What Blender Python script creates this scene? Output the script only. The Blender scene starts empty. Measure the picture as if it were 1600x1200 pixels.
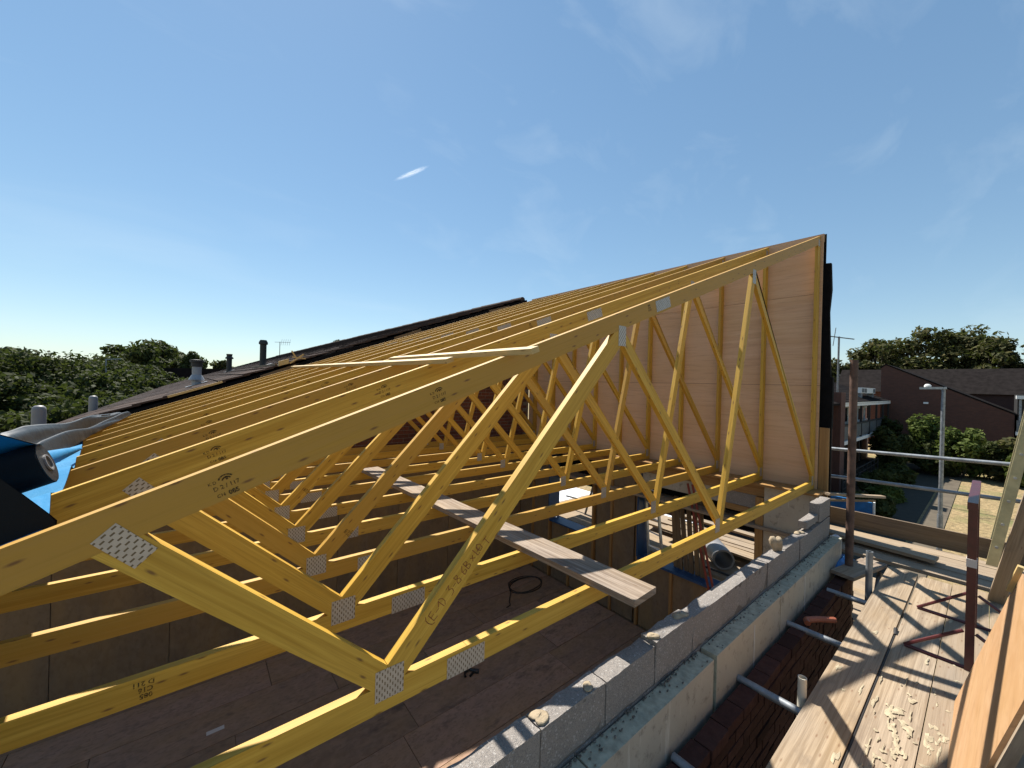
import bpy, math, random
import numpy as np
from mathutils import Vector, Matrix
R = random.Random(7)
S = bpy.context.scene
COL = S.collection
# ------------------------------------------------------------------ camera, sky, sun, exposure
cam = bpy.data.cameras.new("camera")
camo = bpy.data.objects.new("camera", cam)
COL.objects.link(camo)
cam.sensor_width = 36.0
cam.lens = 610.0 / 1600.0 * 36.0
cam.clip_start = 0.05
cam.clip_end = 20000.0
_r = ((0.7755613520, -0.6307196519, 0.0264066272), (-0.0199473568, 0.0173246704, 0.9996509184),
      (-0.6309569655, -0.7758173603, 0.0008551548))
camo.matrix_world = Matrix(((_r[0][0], _r[1][0], _r[2][0], 0.0), (_r[0][1], _r[1][1], _r[2][1], -1.4598),
                            (_r[0][2], _r[1][2], _r[2][2], 6.0), (0, 0, 0, 1)))
S.camera = camo
S.view_settings.view_transform = 'Standard'
S.view_settings.look = 'None'
S.view_settings.gamma = 1.0
S.view_settings.use_curve_mapping = False
S.view_settings.exposure = EXPOSURE = 1.0
SUNV = Vector((0.06, 0.73, 1.0)).normalized()
ELEV = math.asin(SUNV.z)
AZ = math.atan2(SUNV.x, SUNV.y)
W = bpy.data.worlds.new("World")
S.world = W
W.use_nodes = True
wn = W.node_tree
bg = wn.nodes["Background"]
sky = wn.nodes.new("ShaderNodeTexSky")
sky.sky_type = 'NISHITA'
sky.sun_disc = False
sky.sun_elevation = ELEV
sky.sun_rotation = AZ
sky.altitude = 60
sky.air_density = 1.0
sky.dust_density = 0.05
sky.ozone_density = 0.3
bg.inputs["Strength"].default_value = 0.062
# thin cirrus streaks, the same all round the sky
tc = wn.nodes.new("ShaderNodeTexCoord")
mp = wn.nodes.new("ShaderNodeMapping")
mp.inputs["Rotation"].default_value = (0.3, 0.2, 0.5)
mp.inputs["Scale"].default_value = (1.2, 6.0, 7.0)
wn.links.new(tc.outputs["Generated"], mp.inputs["Vector"])
nz = wn.nodes.new("ShaderNodeTexNoise")
nz.inputs["Scale"].default_value = 1.3
nz.inputs["Detail"].default_value = 7.0
nz.inputs["Roughness"].default_value = 0.55
nz.inputs["Distortion"].default_value = 0.5
wn.links.new(mp.outputs["Vector"], nz.inputs["Vector"])
rp = wn.nodes.new("ShaderNodeValToRGB")
rp.color_ramp.elements[0].position = 0.53
rp.color_ramp.elements[0].color = (0, 0, 0, 1)
rp.color_ramp.elements[1].position = 0.85
rp.color_ramp.elements[1].color = (0.14, 0.14, 0.14, 1)
wn.links.new(nz.outputs["Fac"], rp.inputs["Fac"])
mx = wn.nodes.new("ShaderNodeMixRGB")
mx.inputs["Color2"].default_value = (8.5, 9.3, 10.0, 1)
wn.links.new(rp.outputs["Color"], mx.inputs["Fac"])
wn.links.new(sky.outputs["Color"], mx.inputs["Color1"])
gm = wn.nodes.new("ShaderNodeGamma")
gm.inputs["Gamma"].default_value = 0.60
hs = wn.nodes.new("ShaderNodeHueSaturation")
hs.inputs["Hue"].default_value = 0.498
hs.inputs["Saturation"].default_value = 1.32
hs.inputs["Value"].default_value = 2.02
wn.links.new(mx.outputs["Color"], gm.inputs["Color"])
wn.links.new(gm.outputs["Color"], hs.inputs["Color"])
tn = wn.nodes.new("ShaderNodeMixRGB")
tn.blend_type = 'MULTIPLY'
tn.inputs["Fac"].default_value = 1.0
tn.inputs["Color2"].default_value = (0.90, 1.02, 1.08, 1)
wn.links.new(hs.outputs["Color"], tn.inputs["Color1"])
wn.links.new(tn.outputs["Color"], bg.inputs["Color"])
sun = bpy.data.lights.new("sun", 'SUN')
sun.energy = 5.0
sun.angle = math.radians(0.53)
sun.color = (1.0, 0.95, 0.86)
suno = bpy.data.objects.new("sun", sun)
COL.objects.link(suno)
suno.location = (0, 20, 40)
suno.rotation_euler = SUNV.to_track_quat('Z', 'Y').to_euler()
S.cycles.max_bounces = 8
S.cycles.diffuse_bounces = 4
S.cycles.transparent_max_bounces = 12

# ------------------------------------------------------------------ mesh helpers
class MB:
    def __init__(s):
        s.v, s.f, s.uv, s.mi = [], [], [], []
        s.cur = 0
    def face(s, pts, ax=(1, 0, 0)):
        a = Vector(ax).normalized()
        P = [Vector(p) for p in pts]
        n = Vector((0, 0, 0))
        for i in range(len(P)):
            n += P[i].cross(P[(i + 1) % len(P)])
        if n.length < 1e-12:
            n = Vector((0, 0, 1))
        n.normalize()
        w = n.cross(a)
        if w.length < 0.2:
            a = Vector((0.3, 0.5, 0.8)).cross(n).normalized()
            w = n.cross(a)
            k = 0.25
        else:
            k = 1.0
        w.normalize()
        off = 3.7 * n.x + 5.3 * n.y + 1.9 * n.z
        b = len(s.v)
        s.v += [tuple(p) for p in P]
        s.f.append(tuple(range(b, b + len(P))))
        s.uv += [(p.dot(a) * k + off, p.dot(w) + off) for p in P]
        s.mi.append(s.cur)
        return s
    def box(s, x0, x1, y0, y1, z0, z1, ax=None):
        if ax is None:
            d = (abs(x1 - x0), abs(y1 - y0), abs(z1 - z0))
            i = d.index(max(d))
            ax = [(1, 0, 0), (0, 1, 0), (0, 0, 1)][i]
        return s.obox((x0, y0, z0), (x1 - x0, 0, 0), (0, y1 - y0, 0), (0, 0, z1 - z0), ax)
    def obox(s, o, ex, ey, ez, ax=None):
        o, ex, ey, ez = Vector(o), Vector(ex), Vector(ey), Vector(ez)
        ax = ax if ax is not None else ex
        if ex.cross(ey).dot(ez) < 0:
            ex, ey = ey, ex
        c = lambda i, j, k: o + ex * i + ey * j + ez * k
        for q in (((0, 0, 0), (0, 1, 0), (1, 1, 0), (1, 0, 0)), ((0, 0, 1), (1, 0, 1), (1, 1, 1), (0, 1, 1)),
                  ((0, 0, 0), (1, 0, 0), (1, 0, 1), (0, 0, 1)), ((0, 1, 0), (0, 1, 1), (1, 1, 1), (1, 1, 0)),
                  ((0, 0, 0), (0, 0, 1), (0, 1, 1), (0, 1, 0)), ((1, 0, 0), (1, 1, 0), (1, 1, 1), (1, 0, 1))):
            s.face([c(*t) for t in q], ax)
        return s
    def bar(s, p0, p1, w, h, up=(0, 0, 1)):
        """rectangular bar along p0-p1, w across (horizontal), h along up"""
        p0, p1 = Vector(p0), Vector(p1)
        d = p1 - p0
        u = Vector(up)
        side = d.cross(u)
        if side.length < 1e-6:
            side = d.cross(Vector((0, 1, 0)))
        side.normalize()
        u = side.cross(d).normalized()
        return s.obox(p0 - side * w / 2 - u * h / 2, d, side * w, u * h, d)
    def prism(s, poly, y0, y1, ax):
        """poly: (x, z) points, extruded along y"""
        a = Vector((ax[0], 0, ax[1]))
        A = sum(poly[i][0] * poly[(i + 1) % len(poly)][1] - poly[(i + 1) % len(poly)][0] * poly[i][1] for i in range(len(poly)))
        if A < 0:
            poly = poly[::-1]
        s.face([(x, y0, z) for x, z in poly], a)
        s.face([(x, y1, z) for x, z in poly[::-1]], a)
        n = len(poly)
        for i in range(n):
            (xa, za), (xb, zb) = poly[i], poly[(i + 1) % n]
            s.face([(xb, y0, zb), (xa, y0, za), (xa, y1, za), (xb, y1, zb)], a)
        return s
    def tube(s, p0, p1, r, r1=None, n=12, caps=True, hollow=False):
        p0, p1 = Vector(p0), Vector(p1)
        r1 = r if r1 is None else r1
        d = (p1 - p0).normalized()
        u = d.cross(Vector((0, 0, 1)) if abs(d.z) < 0.9 else Vector((1, 0, 0))).normalized()
        w = d.cross(u)
        c = [(math.cos(2 * math.pi * i / n), math.sin(2 * math.pi * i / n)) for i in range(n)]
        A = [p0 + (u * x + w * y) * r for x, y in c]
        Z = [p1 + (u * x + w * y) * r1 for x, y in c]
        for i in range(n):
            j = (i + 1) % n
            s.face([A[i], A[j], Z[j], Z[i]], d)
        if caps and not hollow:
            s.face(A[::-1], u)
            s.face(Z, u)
        if hollow:
            q = 0.82
            A2 = [p0 + (u * x + w * y) * r * q for x, y in c]
            Z2 = [p1 + (u * x + w * y) * r1 * q for x, y in c]
            for i in range(n):
                j = (i + 1) % n
                s.face([A2[j], A2[i], Z2[i], Z2[j]], d)
                s.face([Z[i], Z[j], Z2[j], Z2[i]], u)
                s.face([A[j], A[i], A2[i], A2[j]], u)
        return s
    def path(s, pts, r, n=8):
        for a, b in zip(pts[:-1], pts[1:]):
            s.tube(a, b, r, n=n)
        return s
    def lathe(s, c, prof, n=16, ax='z'):
        """prof: (r, h) points, revolved about an axis through c"""
        c = Vector(c)
        def P(r, h, i):
            t = 2 * math.pi * i / n
            if ax == 'z':
                return c + Vector((r * math.cos(t), r * math.sin(t), h))
            return c + Vector((r * math.cos(t), h, -r * math.sin(t)))
        for (ra, ha), (rb, hb) in zip(prof[:-1], prof[1:]):
            for i in range(n):
                q = [P(ra, ha, i), P(ra, ha, i + 1), P(rb, hb, i + 1), P(rb, hb, i)]
                if ra < 1e-6: q = [q[0], q[2], q[3]]
                elif rb < 1e-6: q = q[:3]
                s.face(q, (0, 0, 1))
        return s
    def blob(s, c, r, jit=0.25, rnd=R, n=7):
        """uneven lump"""
        c = Vector(c)
        ph = [rnd.uniform(0, 6.28) for _ in range(4)]
        def P(i, j):
            t, p = 2 * math.pi * i / n, math.pi * j / (n // 2 + 1)
            k = 1 + jit * (math.sin(2 * t + ph[0]) * math.sin(p) + math.sin(3 * p + ph[1]) * 0.6 + 0.6 * math.sin(3 * t + ph[2]) * math.sin(2 * p + ph[3]))
            return c + Vector((r[0] * k * math.sin(p) * math.cos(t), r[1] * k * math.sin(p) * math.sin(t), r[2] * k * math.cos(p)))
        m = n // 2 + 1
        for j in range(m):
            for i in range(n):
                q = [P(i, j), P(i, j + 1), P(i + 1, j + 1), P(i + 1, j)]
                if j == 0: q = [q[0], q[1], q[2]]
                elif j == m - 1: q = [q[0], q[1], q[3]]
                s.face(q, (0, 0, 1))
        return s
    def mesh(s, name, mats, off=(0, 0, 0), smooth=False, weld=False):
        me = bpy.data.meshes.new(name)
        o = Vector(off)
        me.from_pydata([tuple(Vector(p) - o) for p in s.v], [], s.f)
        l = me.uv_layers.new(name="UVMap")
        l.data.foreach_set("uv", [c for p in s.uv for c in p])
        for m in (mats if isinstance(mats, (list, tuple)) else [mats]):
            me.materials.append(m)
        me.polygons.foreach_set("material_index", s.mi)
        if weld or smooth:
            import bmesh
            bm = bmesh.new(); bm.from_mesh(me)
            bmesh.ops.remove_doubles(bm, verts=bm.verts, dist=1e-5)
            bm.to_mesh(me); bm.free()
        if smooth:
            me.polygons.foreach_set("use_smooth", [True] * len(me.polygons))
            try:
                me.set_sharp_from_angle(angle=math.radians(40))
            except Exception:
                pass
        me.update()
        return me
    def soft(s, name, mat, parent=None, **kw):
        o = s.build(name, mat, parent, smooth=True, **kw)
        a = o.data.attributes.get('sharp_edge')
        if a is not None: o.data.attributes.remove(a)
        return o
    def build(s, name, mat, parent=None, smooth=False, **kw):
        V = np.array(s.v)
        if parent is None:
            off = ((V[:, 0].min() + V[:, 0].max()) / 2, (V[:, 1].min() + V[:, 1].max()) / 2, V[:, 2].min())
        else:
            off = wloc(parent)
        o = bpy.data.objects.new(name, s.mesh(name, mat, off, smooth))
        COL.objects.link(o)
        if parent is None:
            o.location = off
        else:
            o.parent = parent
        return tag(o, **kw)

def wloc(o):
    p = Vector((0, 0, 0))
    while o is not None:
        p = p + o.location
        o = o.parent
    return p
def tag(o, label=None, cat=None, group=None, kind=None):
    if label: o["label"] = label
    if cat: o["category"] = cat
    if group: o["group"] = group
    if kind: o["kind"] = kind
    return o
def empty(name, loc, **kw):
    o = bpy.data.objects.new(name, None)
    o.empty_display_size = 0.2
    COL.objects.link(o)
    o.location = loc
    return tag(o, **kw)
def inst(name, me, parent, loc, rot=(0, 0, 0), scale=(1, 1, 1)):
    """object sharing a mesh, loc in world space"""
    o = bpy.data.objects.new(name, me)
    COL.objects.link(o)
    if parent is not None:
        o.parent = parent
        o.location = Vector(loc) - wloc(parent)
    else:
        o.location = loc
    o.rotation_euler = rot
    o.scale = scale
    return o

# ------------------------------------------------------------------ materials
def newmat(name):
    m = bpy.data.materials.new(name)
    m.use_nodes = True
    return m, m.node_tree, m.node_tree.nodes["Principled BSDF"]
def nd(nt, t, ins=None, **props):
    n = nt.nodes.new(t)
    for k, v in props.items():
        setattr(n, k, v)
    for k, v in (ins or {}).items():
        if isinstance(v, bpy.types.NodeSocket):
            nt.links.new(v, n.inputs[k])
        else:
            n.inputs[k].default_value = v
    return n
def c4(c): return (c[0], c[1], c[2], 1.0)
def ramp(nt, fac, stops):
    r = nd(nt, "ShaderNodeValToRGB", {"Fac": fac})
    e = r.color_ramp.elements
    while len(e) < len(stops):
        e.new(0.5)
    for x, (p, c) in zip(e, stops):
        x.position = p
        x.color = c4(c) if isinstance(c, (tuple, list)) else (c, c, c, 1)
    return r.outputs["Color"]
def mix(nt, fac, a, b, mode='MIX'):
    n = nd(nt, "ShaderNodeMixRGB", blend_type=mode)
    for k, v in (("Fac", fac), ("Color1", a), ("Color2", b)):
        if isinstance(v, bpy.types.NodeSocket): nt.links.new(v, n.inputs[k])
        elif isinstance(v, (int, float)): n.inputs[k].default_value = v if k == "Fac" else (v, v, v, 1)
        else: n.inputs[k].default_value = c4(v)
    return n.outputs["Color"]
def math_(nt, op, a, b=0.0):
    n = nd(nt, "ShaderNodeMath", operation=op)
    for i, v in enumerate((a, b)):
        if isinstance(v, bpy.types.NodeSocket): nt.links.new(v, n.inputs[i])
        else: n.inputs[i].default_value = v
    return n.outputs[0]
def coords(nt, kind="UV", scale=(1, 1, 1), rnd=True):
    t = nd(nt, "ShaderNodeTexCoord")
    v = t.outputs[kind]
    if rnd:
        oi = nd(nt, "ShaderNodeObjectInfo")
        o = nd(nt, "ShaderNodeVectorMath", {0: oi.outputs["Random"], 1: (37.0, 23.0, 11.0)}, operation='MULTIPLY')
        a = nd(nt, "ShaderNodeVectorMath", {0: v, 1: o.outputs[0]}, operation='ADD')
        v = a.outputs[0]
    m = nd(nt, "ShaderNodeMapping", {"Vector": v, "Scale": scale})
    return m.outputs[0]
def noise(nt, vec, scale=1.0, detail=4.0, rough=0.55, dist=0.0):
    return nd(nt, "ShaderNodeTexNoise", {"Vector": vec, "Scale": scale, "Detail": detail, "Roughness": rough, "Distortion": dist}).outputs["Fac"]
def bump(nt, b, h, strength=0.3, dist=0.01):
    n = nd(nt, "ShaderNodeBump", {"Height": h, "Strength": strength, "Distance": dist})
    nt.links.new(n.outputs[0], b.inputs["Normal"])
def rnd_fac(nt):
    return nd(nt, "ShaderNodeObjectInfo").outputs["Random"]

def wood(name, c_light, c_dark, c_alt=None, knots=0.6, stretch=(1.2, 38), rough=0.62, bmp=0.15, alt_amt=1.0, dirt=None, tone=False):
    m, nt, b = newmat(name)
    uv = coords(nt, "UV", (stretch[0], stretch[1], 1))
    g = noise(nt, uv, 1.0, 5.0, 0.6, 0.6)
    col = mix(nt, ramp(nt, g, [(0.34, 0.0), (0.66, 1.0)]), c_light, c_dark)
    if c_alt:
        col = mix(nt, math_(nt, 'MULTIPLY', (nd(nt, 'ShaderNodeSeparateColor', {0: nd(nt, 'ShaderNodeObjectInfo').outputs['Color']}).outputs[0] if tone else ramp(nt, rnd_fac(nt), [(0.25, 0.0), (0.85, 1.0)])), alt_amt), col, mix(nt, g, c_alt, c_dark))
    fine = noise(nt, coords(nt, "UV", (stretch[0] * 2.2, stretch[1] * 3.4, 1)), 1.0, 3.0, 0.6, 0.3)
    col = mix(nt, ramp(nt, fine, [(0.50, 0.0), (0.68, 0.55)]), col, mix(nt, 0.5, c_dark, tuple(x * .5 for x in c_dark)))
    big = noise(nt, coords(nt, "UV", (0.9, 3.0, 1)), 1.0, 2.0)
    col = mix(nt, ramp(nt, big, [(0.35, 0.0), (0.75, 0.35)]), col, mix(nt, 0.6, c_dark, (0.42, 0.24, 0.05)))
    if knots:
        vo = nd(nt, "ShaderNodeTexVoronoi", {"Vector": coords(nt, "UV", (6.5, 24.0, 1)), "Scale": 1.0, "Randomness": 1.0}, voronoi_dimensions='2D')
        pick = ramp(nt, vo.outputs["Color"], [(0.60, 0.0), (0.62, 1.0)])
        k = mix(nt, 1.0, ramp(nt, vo.outputs["Distance"], [(0.05, 1.0), (0.085, 0.55), (0.15, 0.0)]), pick, 'MULTIPLY')
        col = mix(nt, math_(nt, 'MULTIPLY', k, knots), col, (0.11, 0.04, 0.012))
    if dirt:
        d = noise(nt, coords(nt, "UV", (2.5, 6, 1)), 1.0, 6.0, 0.65)
        col = mix(nt, ramp(nt, d, [(dirt[1], 0.0), (dirt[1] + 0.12, dirt[2])]), col, dirt[0])
    nt.links.new(col, b.inputs["Base Color"])
    b.inputs["Roughness"].default_value = rough
    bump(nt, b, g, bmp, 0.004)
    return m
def plain(name, c, rough=0.6, metal=0.0, var=0.25, scale=6.0, bmp=0.0, c2=None, bscale=None, det=5.0, kind="Object", spec=None):
    m, nt, b = newmat(name)
    v = coords(nt, kind, (1, 1, 1))
    n = noise(nt, v, scale, det, 0.6)
    c2 = c2 or tuple(x * (1 - var * 1.6) for x in c)
    col = mix(nt, ramp(nt, n, [(0.35, 0.0), (0.7, 1.0)]), c, c2)
    nt.links.new(col, b.inputs["Base Color"])
    b.inputs["Roughness"].default_value = rough
    b.inputs["Metallic"].default_value = metal
    if spec is not None: b.inputs["Specular IOR Level"].default_value = spec
    if bmp:
        bump(nt, b, noise(nt, v, bscale or scale * 4, 6.0, 0.65), bmp, 0.01)
    return m

M = {}
M['timber'] = wood("treated_pine", (0.59, 0.362, 0.046), (0.41, 0.222, 0.012), (0.33, 0.175, 0.038), 0.80, tone=True)
M['fresh'] = wood("fresh_pine", (0.52, 0.40, 0.19), (0.42, 0.28, 0.10), None, 0.5)
M['post'] = wood("stained_timber", (0.34, 0.19, 0.07), (0.20, 0.10, 0.03), None, 0.4)
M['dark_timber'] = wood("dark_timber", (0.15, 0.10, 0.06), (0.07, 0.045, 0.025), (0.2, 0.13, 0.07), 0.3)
M['ply'] = wood("plywood_face", (0.62, 0.41, 0.27), (0.53, 0.33, 0.20), (0.60, 0.39, 0.25), 0.12, (1.0, 13), 0.75, 0.03)
M['ply_new'] = wood("plywood_new", (0.42, 0.26, 0.145), (0.36, 0.205, 0.10), None, 0.0, (3, 14), 0.6, 0.03)
M['board'] = wood("weathered_board", (0.34, 0.27, 0.195), (0.19, 0.14, 0.095), (0.28, 0.23, 0.18), 0.5, (1.3, 52), 0.9, 0.5, 1.0, ((0.16, 0.12, 0.085), 0.55, 0.55))
M['board_splashed'] = wood("plastered_board", (0.35, 0.28, 0.20), (0.21, 0.16, 0.11), None, 0.4, (1.3, 50), 0.9, 0.5, 1.0, ((0.54, 0.45, 0.28), 0.47, 0.85))
M['grey_board'] = wood("grey_plank", (0.33, 0.27, 0.22), (0.14, 0.105, 0.08), None, 0.4, (1.4, 44), 0.92, 0.5, 1.0, ((0.14, 0.10, 0.075), 0.52, 0.75))
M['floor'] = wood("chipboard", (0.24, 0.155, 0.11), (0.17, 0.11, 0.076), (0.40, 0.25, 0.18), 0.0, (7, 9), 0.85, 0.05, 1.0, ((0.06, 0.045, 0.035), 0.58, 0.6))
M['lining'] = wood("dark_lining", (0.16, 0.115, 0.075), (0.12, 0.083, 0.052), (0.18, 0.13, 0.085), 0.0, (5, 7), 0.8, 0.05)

M['toe'] = wood('toe_board_wood', (0.17, 0.125, 0.085), (0.10, 0.07, 0.047), None, 0.4, (1.6, 40), 0.85, 0.3)
M['lathwood'] = M['fresh']
M['mortar'] = plain("mortar", (0.38, 0.30, 0.20), 0.95, bmp=0.6, scale=14, bscale=60)
M['mortar_dark'] = plain("mortar_bed", (0.16, 0.14, 0.12), 0.95, bmp=0.4, scale=14, bscale=60)
M['splash'] = plain("dried_plaster", (0.41, 0.345, 0.235), 0.95, bmp=0.3, scale=30)
M['galv'] = plain("galvanised_steel", (0.30, 0.32, 0.34), 0.5, 0.55, 0.3, 9, 0.1)
M['galv_dull'] = plain("dull_steel", (0.20, 0.21, 0.22), 0.55, 0.6, 0.3, 9, 0.1)
M['rust'] = plain("rusty_tube", (0.13, 0.075, 0.055), 0.7, 0.2, 0.4, 12, 0.2)
M['maroon'] = plain("maroon_paint", (0.085, 0.014, 0.016), 0.36, 0.0, 0.35, 14, 0.1, c2=(0.05, 0.012, 0.012))
M['redprop'] = plain("red_paint", (0.24, 0.035, 0.02), 0.5, 0.0, 0.3, 14)
M['alu'] = plain("aluminium", (0.50, 0.50, 0.48), 0.4, 0.7, 0.25, 12)
M['ladder'] = plain("fibre_ladder", (0.55, 0.46, 0.24), 0.55, 0.0, 0.2, 8)
M['black_plastic'] = plain("black_plastic", (0.012, 0.012, 0.013), 0.35, 0.0, 0.2, 8)
M['felt'] = plain("black_felt", (0.008, 0.008, 0.009), 0.9, 0.0, 0.3, 9, 0.3, spec=0.1)
M['grey_plastic'] = plain("grey_plastic", (0.20, 0.195, 0.20), 0.5, 0.0, 0.12, 5)
M['dark_pipe'] = plain("dark_pipe", (0.018, 0.017, 0.016), 0.6, 0.0, 0.2, 8)
M['lead'] = plain("lead_sheet", (0.30, 0.31, 0.33), 0.5, 0.2, 0.2, 8)
M['white'] = plain("white_paint", (0.74, 0.74, 0.72), 0.6, 0.0, 0.08, 4)
M['cream'] = plain("cream_panel", (0.56, 0.52, 0.43), 0.7, 0.0, 0.1, 4)
M['sheet_white'] = plain("white_polythene", (0.72, 0.73, 0.78), 0.5, 0.0, 0.1, 3)
M['blue_tarp'] = plain("blue_tarpaulin", (0.02, 0.19, 0.50), 0.5, 0.0, 0.3, 9, 0.2)
M['dpc_blue'] = plain("blue_damp_course", (0.010, 0.055, 0.15), 0.5, 0.0, 0.2, 9)
M['orange'] = plain("orange_plastic", (0.30, 0.085, 0.04), 0.55, 0.0, 0.15, 9)
M['glass'] = plain("dark_glass", (0.02, 0.022, 0.025), 0.08, 0.0, 0.2, 2)
M['dark_frame'] = plain("dark_frame", (0.022, 0.020, 0.019), 0.6)
def ink(name, c):
    m, nt, b = newmat(name)
    b.inputs["Base Color"].default_value = c4(c)
    b.inputs["Roughness"].default_value = 0.9
    n = noise(nt, coords(nt, "Object", (1, 1, 1)), 190.0, 4.0, 0.7)
    ms = nd(nt, "ShaderNodeMixShader", {0: ramp(nt, n, [(0.36, 0.15), (0.54, 0.96)])})
    tp = nd(nt, "ShaderNodeBsdfTransparent")
    nt.links.new(tp.outputs[0], ms.inputs[1]); nt.links.new(b.outputs[0], ms.inputs[2])
    nt.links.new(ms.outputs[0], nt.nodes["Material Output"].inputs[0])
    return m
M['print'] = ink("black_ink", (0.05, 0.03, 0.012))
M['redink'] = plain("red_crayon", (0.22, 0.045, 0.02), 0.8)
M['label'] = plain("paper_label", (0.55, 0.50, 0.46), 0.8, var=0.05)
M['asphalt'] = plain("path_paving", (0.105, 0.083, 0.056), 0.95, scale=2.0, bmp=0.2)
M['bark'] = plain("bark", (0.07, 0.055, 0.04), 0.95, bmp=0.5, scale=5)
M['insul_core'] = plain("insulation_core", (0.46, 0.43, 0.32), 0.95, scale=22, bmp=0.3)

def memb_mat(name, c, rough, sheen=0.0, bstr=0.35):
    m, nt, b = newmat(name)
    v = coords(nt, "Object", (1, 1, 1))
    n = noise(nt, v, 9.0, 3.0, 0.5, 0.4)
    f = noise(nt, v, 240.0, 2.0)
    col = mix(nt, n, c, tuple(x * 0.72 for x in c))
    nt.links.new(col, b.inputs["Base Color"])
    b.inputs["Roughness"].default_value = rough
    b.inputs["Specular IOR Level"].default_value = 0.12 if max(c) < 0.012 else 0.45
    h = math_(nt, 'ADD', n, math_(nt, 'MULTIPLY', f, 0.08))
    bump(nt, b, h, bstr, 0.02)
    return m
M['memb_blue'] = memb_mat("membrane_blue_side", (0.012, 0.22, 0.46), 0.6)
M['memb_dark'] = memb_mat("membrane_black_side", (0.008, 0.0085, 0.010), 0.6)
M['memb_grey'] = memb_mat("membrane_grey_side", (0.011, 0.011, 0.0125), 0.46)

def nailplate():
    m, nt, b = newmat("punched_plate")
    t = nd(nt, "ShaderNodeUVMap")
    sp = nd(nt, "ShaderNodeSeparateXYZ", {0: t.outputs[0]})
    u, v = sp.outputs[0], sp.outputs[1]
    cu = math_(nt, 'MULTIPLY', u, 1 / 0.0105)
    fu = math_(nt, 'FRACT', cu)
    par = math_(nt, 'MULTIPLY', math_(nt, 'MODULO', math_(nt, 'FLOOR', cu), 2.0), 0.5)
    fv = math_(nt, 'FRACT', math_(nt, 'ADD', math_(nt, 'MULTIPLY', v, 1 / 0.0265), par))
    s = math_(nt, 'MULTIPLY', math_(nt, 'GREATER_THAN', fu, 0.56), math_(nt, 'GREATER_THAN', fv, 0.54))
    n = noise(nt, coords(nt, "Object", (1, 1, 1)), 30.0, 3.0)
    base = mix(nt, n, (0.50, 0.46, 0.42), (0.34, 0.31, 0.28))
    col = mix(nt, s, base, (0.12, 0.085, 0.045))
    nt.links.new(col, b.inputs["Base Color"])
    nt.links.new(math_(nt, 'MULTIPLY', math_(nt, 'SUBTRACT', 1.0, s), 0.55), b.inputs["Metallic"])
    b.inputs["Roughness"].default_value = 0.5
    bump(nt, b, math_(nt, 'SUBTRACT', 1.0, s), 0.5, 0.002)
    return m
M['plate'] = nailplate()

def blockmat():
    m, nt, b = newmat("aggregate_block")
    v = coords(nt, "Object")
    vo = nd(nt, "ShaderNodeTexVoronoi", {"Vector": v, "Scale": 260.0})
    vb = nd(nt, "ShaderNodeTexVoronoi", {"Vector": v, "Scale": 130.0})
    n = noise(nt, v, 5.0, 4.0)
    col = mix(nt, n, (0.29, 0.26, 0.235), (0.22, 0.195, 0.175))
    col = mix(nt, ramp(nt, vo.outputs["Color"], [(0.64, 0.0), (0.70, 0.4)]), col, (0.07, 0.07, 0.075))
    col = mix(nt, ramp(nt, vb.outputs["Color"], [(0.80, 0.0), (0.84, 0.3)]), col, (0.60, 0.58, 0.55))
    nt.links.new(col, b.inputs["Base Color"])
    b.inputs["Roughness"].default_value = 0.95
    bump(nt, b, math_(nt, 'ADD', vo.outputs["Distance"], math_(nt, 'MULTIPLY', n, 0.3)), 0.55, 0.01)
    return m
M['block'] = blockmat()

def insul():
    m, nt, b = newmat("foil_insulation_face")
    v = coords(nt, "Object")
    n = noise(nt, v, 3.0, 5.0, 0.6, 0.3)
    st = noise(nt, coords(nt, "Object", (26, 26, 1.6)), 1.0, 5.0, 0.7)
    col = mix(nt, n, (0.44, 0.40, 0.33), (0.31, 0.28, 0.235))
    col = mix(nt, ramp(nt, st, [(0.60, 0.0), (0.68, 0.6)]), col, (0.62, 0.59, 0.52))
    d = noise(nt, v, 11.0, 6.0, 0.7)
    col = mix(nt, ramp(nt, d, [(0.54, 0.0), (0.66, 0.75)]), col, (0.15, 0.135, 0.115))
    nt.links.new(col, b.inputs["Base Color"])
    b.inputs["Roughness"].default_value = 0.55
    b.inputs["Metallic"].default_value = 0.15
    bump(nt, b, math_(nt, 'ADD', n, math_(nt, 'MULTIPLY', st, 0.3)), 0.3, 0.01)
    return m
M['insul'] = insul()

def brickmat(name, c1, c2, c3):
    m, nt, b = newmat(name)
    r = rnd_fac(nt)
    v = coords(nt, "Object")
    n = noise(nt, v, 24.0, 5.0, 0.65)
    col = ramp(nt, r, [(0.0, c1), (0.5, c2), (1.0, c3)])
    col = mix(nt, ramp(nt, n, [(0.4, 0.0), (0.75, 0.6)]), col, tuple(x * 0.5 for x in c1))
    nt.links.new(col, b.inputs["Base Color"])
    b.inputs["Roughness"].default_value = 0.95
    b.inputs["Specular IOR Level"].default_value = 0.08
    bump(nt, b, n, 0.4, 0.006)
    return m
M['brick'] = brickmat("old_red_brick", (0.115, 0.048, 0.036), (0.16, 0.062, 0.045), (0.085, 0.04, 0.035))
M['brick2'] = brickmat("new_red_brick", (0.052, 0.025, 0.021), (0.072, 0.035, 0.029), (0.036, 0.018, 0.015))
M['tile'] = brickmat("brown_roof_tile", (0.058, 0.042, 0.036), (0.075, 0.054, 0.046), (0.040, 0.030, 0.028))

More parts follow.
